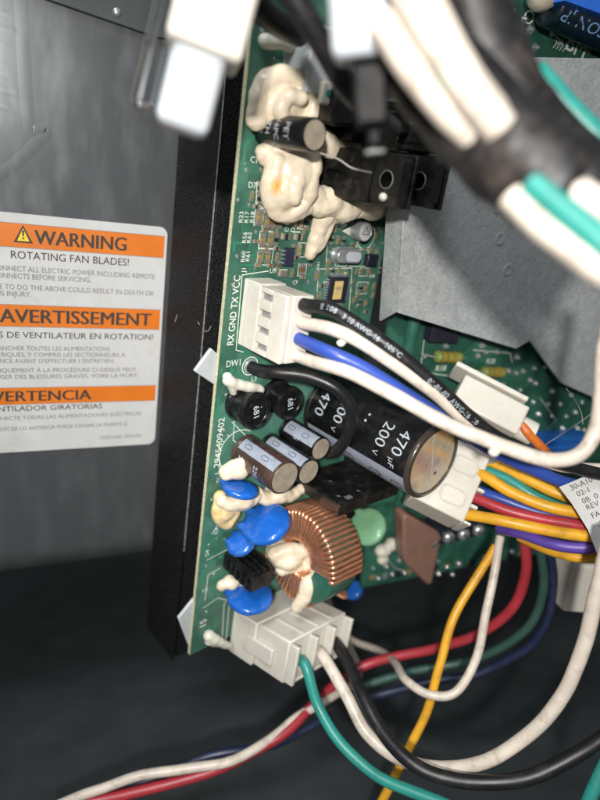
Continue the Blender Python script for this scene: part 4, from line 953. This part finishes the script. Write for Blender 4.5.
# many-wire plug (wires leave towards the right)
Oc = P(453, 484, 222); xd = (P(474, 500, 221) - P(430, 478, 223)); up = (P(470, 455, 226) - P(445, 520, 218))
MC_ = boxframe(Oc, xd, up)
pl = thing('plug_connector', 'white multi-wire plug below the big capacitor with yellow, red and blue wires', 'connector', MC_)
obj('housing', MB().box(-13, 7, -9, 9, -13.5, 13.5), m_nylon, pl, bevel=.7)
for i in range(5):
    z = -13 + i * 6.5; obj('cavity_wall', MB().box(7.02, 9.6, -8.6, 8.6, max(-13.4, z - .6), min(13.4, z + .6)), m_nylon, pl, bevel=.25)
for zc in (-6.5, 5.5):
    rr_ = [Vector((x, -9.0, z)) for x, z in rrect(-4.5, 4.5, zc - 3, zc + 3, 2.2, 5)]
    obj('raised_outline', MB().tube(rr_, .38, 6, closed=True), m_nylon, pl, smooth=60)
# the plug above it, with a lid
Oc = P(492, 410, 226); xd = P(525, 428, 224) - P(462, 395, 228); up = P(500, 392, 228) - P(487, 424, 224)
MD_ = boxframe(Oc, xd, up)
pu = thing('plug_connector', 'white lidded plug with one orange wire above the white wire loop', 'connector', MD_)
obj('housing', MB().box(-15, 11, -6, 6, -6.5, 5.5), m_nylon, pu, bevel=.7)
obj('lid', MB().box(-20, 9, -6.6, 6.6, 6.6, 8.6).box(2, 9, -3, 3, 8.62, 9.6), m_nylon, pu, bevel=.5)
obj('sleeve', MB().lathe([(0, 11.02), (4.4, 11.02), (4.6, 11.6), (4.6, 17), (3.6, 17.4), (2.7, 17), (2.7, 14), (0, 14)], 24, M=Matrix.Translation((0, 0, -1)) @ Matrix.Rotation(D(90), 4, 'Y')), m_nylon, pu, smooth=40)
# white block at the right lower corner
Oc = P(590, 580, 250); o = obj('terminal_block', MB().box(-14, 30, -8, 14, -11, 10), m_nylon, M=localframe(Oc, (1, .1, -.1), (0, -.2, 1)), bevel=1.2)
tag(o, 'white plastic terminal block behind the hanging wires', 'terminal block')

# ================================================================== wires
g4 = 'wires of the four-way plug'
cs = [vb + pitch * (i + .5) for i in range(4)]                        # bottom to top
ux7 = ux + 6.2
b_ = lambda i, w_=26: ('b', ux7, cs[i], w_)
_, kb = wire('black', 'black wire with white printing leaving the top of the four-way plug', [b_(3, 20), b_(3, 25), (330, 309, 170), (356, 324, 168), (384, 342, 167), (412, 364, 168), (440, 391, 171), (470, 417, 175), (500, 438, 180), (540, 457, 185), (600, 474, 190), (650, 480, 192)], 2.05, g4)
mbp = MB()
par = [o for o in C.objects if o.get('label', '').startswith('black wire with white printing')][0]
tube_lettering(mbp, kb, 2.05, 'E 108   3 10 AWG-16   105°C', 2.1, 12, .01); tube_lettering(mbp, kb, 2.05, '01-01-02  AWG-16  10', 2.2, 48, .01)
obj('wire_print', mbp, m_print, par, smooth=0)
wire('white', 'white wire just below the black printed wire', [b_(2, 20), b_(2, 25), (330, 330, 171), (360, 342, 169), (394, 362, 168), (426, 387, 170), (462, 416, 175), (505, 442, 182), (560, 466, 190), (640, 470, 196)], 1.95, g4)
wire('blue', 'blue wire crossing behind the white wire loop', [b_(1, 20), b_(1, 25), (328, 352, 172), (356, 364, 171), (386, 380, 172), (412, 397, 175), (450, 424, 182), (490, 449, 190), (530, 468, 196), (575, 484, 200), (640, 490, 204)], 2.0, g4)
wire('white', 'white wire from the lowest plug way, looping up at the frame edge', [b_(0, 20), b_(0, 25), (328, 366, 172), (356, 376, 168), (392, 394, 163), (430, 415, 160), (468, 433, 158), (510, 449, 157), (550, 460, 156), (580, 453, 155), (596, 428, 154), (602, 390, 152), (606, 340, 148), (618, 280, 142)], 1.95, g4)
# multi-wire plug
gm = 'wires of the multi-wire plug'
for col, lb, L_, r in (
    ('yellow', 'yellow wire at the back of the multi-wire plug', [(486, 461, 224), (505, 470, 220), (535, 483, 214), (575, 500, 208), (640, 520, 205)], 2.0),
    ('teal', 'teal wire between two yellow wires on the multi-wire plug', [(480, 468, 222), (503, 478, 218), (535, 496, 213), (575, 512, 208), (640, 530, 205)], 2.0),
    ('yellow', 'yellow wire in front of the teal wire on the multi-wire plug', [(466, 470, 219), (484, 476, 215), (512, 492, 210), (550, 507, 205), (600, 515, 201), (650, 520, 198)], 2.05),
    ('blue', 'blue wire behind the red wire on the multi-wire plug', [(478, 490, 222), (500, 498, 218), (540, 513, 213), (585, 522, 209), (650, 535, 206)], 1.9),
    ('brown', 'brown wire under the yellow wires of the multi-wire plug', [(475, 500, 222), (505, 508, 218), (548, 522, 213), (600, 531, 209), (650, 540, 206)], 1.7),
    ('orange', 'orange wire under the white cable flag', [(500, 496, 221), (540, 508, 215), (575, 520, 210), (640, 540, 206)], 1.7),
    ('red', 'red wire on the multi-wire plug above the lowest yellow one', [(461, 494, 218), (478, 499, 214), (508, 510, 209), (545, 520, 205), (600, 530, 201), (650, 540, 199)], 1.95),
    ('yellow', 'lowest yellow wire on the multi-wire plug', [(459, 513, 215), (478, 516, 211), (510, 522, 206), (555, 531, 202), (605, 538, 199), (650, 545, 197)], 2.05),
    ('purple', 'purple wire below the lowest yellow one', [(500, 528, 224), (520, 533, 214), (550, 544, 206), (580, 547, 202), (610, 544, 199), (650, 538, 197)], 2.0),
    ('yellow', 'yellow wire passing under the purple wire', [(520, 536, 226), (545, 548, 216), (575, 556, 209), (605, 557, 206), (650, 552, 203)], 1.9)):
    wire(col, lb, L_, r, gm)
o_, _c = wire('orange', 'short orange wire end inside the lidded white plug', [(508, 414, 224), (518, 421, 222), (527, 431, 220), (538, 444, 221), (556, 464, 226)], 1.8)
# printed cable flag
fpn = [P(x, y, d) for x, y, d in ((559, 487, 196), (572, 504, 195), (588, 530, 194), (598, 558, 194), (640, 560, 192), (640, 452, 192), (600, 470, 194))]
xf = (P(640, 452, 192) - P(559, 487, 196)).normalized(); zf = -Vector((.05, 1, -.1)); zf = (zf - xf * zf.dot(xf)).normalized(); yf = zf.cross(xf)
MFL = frame(fpn[0], xf, yf, zf)
flg = thing('cable_flag', 'white paper cable flag with black printing at the frame edge', 'label', MFL)
inv = lambda q: ((q - fpn[0]).dot(xf), (q - fpn[0]).dot(yf))
obj('paper', MB().prism([inv(q) for q in fpn], -.15, .15), m_paper, flg)
for t, px, py in (('30-A10', 571, 489), ('02-1', 577, 495), ('0B  0', 582, 502), ('REV', 586, 508), ('FA', 591, 516)):
    x, y = inv(P(px, py, 195)); obj('lettering', lettering(MB(), t, 2.5, x, y - .6, .2, D(0), .004), m_ink, flg, smooth=0)
mb = MB()
for i in range(7):
    x, y = inv(P(595 + i * 1.6, 522 - i * .8, 195)); mb.line([(x, y), (x + 1.5, y - 5)], .16 + .1 * (i % 3), .2)
obj('bar_marks', mb, m_ink, flg, smooth=0)

# wires hanging below the control board
gh = 'wires hanging below the boards'
wire('yellow', 'long yellow wire hanging straight down below the screw terminals', [(496, 546, 240), (478, 575, 238), (452, 622, 236), (440, 665, 234), (426, 712, 233), (402, 762, 232), (372, 820, 230)], 1.75, gh)
wire('white', 'thin white wire hanging in a loop below the screw terminals', [(500, 536, 240), (496, 566, 236), (486, 612, 233), (475, 660, 231), (455, 692, 230), (428, 694, 231), (406, 680, 238), (396, 664, 256), (382, 652, 284), (352, 640, 306), (318, 620, 322)], 1.7, gh)
wire('red', 'red wire curving from the plug down to the lower left', [(524, 540, 236), (526, 572, 240), (514, 606, 246), (482, 632, 254), (440, 648, 262), (400, 656, 268), (360, 668, 270), (322, 696, 262), (290, 728, 252), (252, 752, 246), (214, 770, 242), (160, 786, 238), (100, 800, 234), (40, 815, 230)], 2.1, gh)
wire('dark_green', 'dark green wire hanging beside the red one', [(540, 546, 240), (543, 585, 246), (534, 618, 252), (508, 644, 260), (465, 662, 268), (410, 672, 274), (350, 690, 278)], 1.9, gh)
wire('navy', 'navy wire hanging outermost beside the dark green one', [(549, 548, 240), (553, 590, 248), (545, 625, 254), (522, 652, 262), (480, 672, 270), (420, 684, 276), (360, 700, 280)], 1.9, gh)
gt = 'twisted leads at the lower left'
wire('white', 'white wire twisted with the red one at the lower left', [(318, 560, 320), (330, 610, 310), (350, 650, 296), (358, 676, 280), (330, 698, 262), (296, 718, 255), (262, 744, 247), (228, 762, 241), (190, 768, 239), (140, 776, 236), (92, 792, 233), (40, 812, 230)], 1.9, gt)
wire('navy', 'navy wire twisted under the white and red leads', [(330, 716, 268), (290, 738, 258), (262, 748, 252), (220, 754, 248), (178, 768, 246), (130, 786, 242), (60, 806, 238)], 1.8, gt)
# three-way plug wires
gp = 'thick wires of the three-way plug'
zl = lambda i, w_: ('b', u0 + 6 + 9 * i, vb3 - 1.5 + w_ * .30 + (w_ - 33) * -.1, w_)
wire('teal', 'teal wire from the large three-way plug', [zl(0, 31), zl(0, 38), (318, 706, 222), (340, 742, 216), (372, 772, 210), (410, 790, 204), (450, 806, 198)], 2.0, gp)
wire('white', 'thick white wire sweeping from the three-way plug up to the frame edge', [zl(1, 31), zl(1, 38), (346, 694, 222), (366, 732, 216), (398, 758, 210), (440, 768, 204), (486, 760, 198), (530, 734, 192), (565, 690, 186), (585, 640, 181), (598, 590, 176), (612, 530, 170)], 2.25, gp)
wire('black', 'thick black wire running below the white one from the three-way plug', [zl(2, 31), zl(2, 37), (360, 690, 219), (380, 728, 209), (410, 760, 200), (448, 779, 195), (500, 783, 192), (555, 768, 190), (605, 736, 188), (650, 700, 186)], 2.35, gp)
wire('teal', 'short end of teal wire in the lower corner', [(584, 815, 190), (596, 786, 190), (612, 752, 190)], 2.2)

# ================================================================== near, out-of-focus plugs and harness
# two-piece white plug at the upper left
A_ = P(182, 131, 124); Bt = P(222, -30, 118)
MF_ = localframe(A_, Bt - A_, -Vector((-.22, 1, .35)))                 # x up along the plug, z towards the viewer
pf = thing('hanging_plug', 'large white two-piece plug hanging in front of the steel panel', 'connector', MF_ @ Matrix.Scale(1.1, 4))
obj('socket_half', MB().box(-.2, 15, -4.8, 5.2, -5, 4), m_nylonblue, pf, bevel=2.0, seg=4, smooth=60)
obj('plug_half', MB().box(13.2, 52, -7.2, 6.6, -6.5, 6.0), m_nylon, pf, bevel=1.3, seg=3)
obj('clear_latch', MB().tube([Vector((x, y, 0)) for x, y in rrect(1.5, 22, 5.6, 9.0, 1.6, 6)], .85, 12, closed=True), m_clear, pf, smooth=80)
obj('latch_post', MB().box(21.1, 30, 6.7, 8.2, -1.8, 1.8), m_nylon, pf, bevel=.4)
# blueish plug with a dark tail
A_ = P(371, 60, 104); Bt = P(366, -60, 98)
MG_ = localframe(A_, Bt - A_, -Vector((.11, 1, .5)))
pg = thing('hanging_plug', 'bluish white plug with a dark latch, blurred at the top edge', 'connector', MG_)
obj('housing', MB().box(0, 30, -6.2, 6.6, -6, 5), m_nylonblue, pg, bevel=1.8, seg=4, smooth=60)
obj('dark_latch', MB().box(-10.5, -.05, -2.8, 3.4, -5, 1).box(-14, -10.4, -1.6, 1.4, -4, -1), m_heat, pg, bevel=.9, seg=3)
obj('latch_tip', MB().box(-15.4, -14.02, -2.2, 2.0, -4.4, -.6), m_epoxy, pg, bevel=.4)
wire('black', 'black cable running past the bluish plug at the top', [(268, -40, 112), (298, 2, 116), (322, 44, 121), (346, 84, 127), (372, 112, 135), (392, 128, 150)], 2.5)
wire('black', 'black cable entering behind the bluish plug', [(228, -30, 134), (252, 2, 138), (276, 22, 146), (300, 34, 156)], 3.0)
gb = 'blurred harness in front'
wire('white', 'white blurred wire on the upper side of the taped harness', [(385, -50, 92), (412, -5, 92), (440, 42, 92), (470, 90, 93), (500, 128, 95)], 2.9, gb)
wire('white', 'white blurred wire on the lower side of the taped harness', [(382, 20, 96), (400, 48, 96), (424, 82, 96), (448, 112, 97), (476, 138, 99)], 2.7, gb)
wire('white', 'white blurred wire squeezed in the middle of the taped harness', [(408, -40, 97), (426, 2, 96), (450, 46, 95), (474, 84, 95), (500, 120, 97)], 2.6, gb)
wire('teal', 'thin teal wire between the blurred white wires', [(408, 14, 94.5), (428, 54, 92.6), (448, 88, 92.6), (476, 118, 95)], .8, gb)
tape = spline([P(x, y, d) for x, y, d in ((404, 20, 112), (432, 66, 109), (462, 104, 106), (494, 138, 103), (526, 166, 101), (552, 186, 100), (562, 193, 100))], 16)
rad = [8.3 * (1 + .05 * noise.noise(q * .15) + .02 * ((i * .115) % 1.0)) * (1 if i < len(tape) - 14 else 1 - .012 * (i - len(tape) + 14)) for i, q in enumerate(tape)]
mbt = MB().tube(tape, 8, 28, rad=rad)
o = obj('taped_sleeve', mbt, m_tape, disp=1.3, dscale=9); tag(o, 'crumpled black tape wrapped round the blurred wire harness', 'tape', None)
t2 = spline([P(x, y, d) for x, y, d in ((452, -60, 104), (466, -10, 106), (484, 40, 108), (506, 90, 110), (536, 136, 112), (580, 178, 112), (640, 214, 112))], 10)
o = obj('taped_cable', MB().tube(t2, 7, 22, rad=[6.6 * (1 + .06 * noise.noise(q * .12) + .02 * ((i * .17) % 1.0)) for i, q in enumerate(t2)]), m_tape, disp=1.2, dscale=6); tag(o, 'second black wrapped cable running behind the crumpled tape', 'cable')
wire('white', 'upper white wire leaving the crumpled tape', [(536, 166, 97), (566, 184, 95), (600, 207, 93), (660, 240, 90)], 2.6, gb)
wire('teal', 'teal wire leaving the crumpled tape between two white wires', [(530, 184, 95), (556, 206, 93), (588, 232, 91), (640, 280, 88)], 2.25, gb)
wire('white', 'lower white wire leaving the crumpled tape', [(512, 196, 97), (538, 220, 95), (568, 244, 93), (600, 268, 91), (660, 300, 88)], 2.4, gb)
wire('teal', 'teal wire arching behind the wrapped cable', [(536, 70, 124), (556, 92, 124), (578, 116, 124), (604, 140, 124), (650, 168, 124)], 2.4, gb)

# drops of clear sealant caught on the wires
for (x, y, d, r_, mm_, lb) in ((494, 452, 156, 1.5, m_gluew, 'white drop of sealant under the white wire loop'), 
                               (462, 778, 196, 1.1, m_gluew, 'small pale drop of sealant on the thick black wire'), (341, 343, 170, 1.3, m_gluew, 'white dab of sealant above the blue wire')):
    q = P(x, y, d); o = obj('sealant_drop', MB().ball((0, 0, 0), r_, r_ * .8, r_ * .9, 14, 10).ball((r_ * .7, 0, .3), r_ * .6, r_ * .6, r_ * .5, 10, 8), mm_, M=Matrix.Translation(q * MM), remesh=.2, disp=.3, dscale=2)
    tag(o, lb, 'drop')
# ------------------------------------------------------------------ lint and a stray bristle
for L_, r, lb in (([(180, 232, 224), (186, 252, 224), (182, 270, 224), (184, 292, 224), (175, 322, 224)], .09, 'pale hair lying on the black plastic channel'),
                  ([(198, 322, 213.5), (203, 330, 213), (208, 331, 212.5), (211, 326, 212)], .09, 'short pale hair curled on the black plastic channel'),
                  ([(320, 153, 166), (338, 159, 165.5), (352, 168, 165), (372, 173, 164)], .22, 'pale bristle lying across the front transistor'),
                  ([(545, 445, 215), (565, 432, 216), (583, 420, 218), (596, 410, 220)], .1, 'fine fibre crossing in front of the blue terminal'),
                  ([(566, 388, 208), (575, 400, 209), (581, 412, 210), (583, 424, 211)], .1, 'fine fibre hanging from the zinc bracket')):
    o = obj('lint_fibre', MB().tube(spline(pts3(L_), 5), r, 5), m_lint); tag(o, lb, 'fibre')
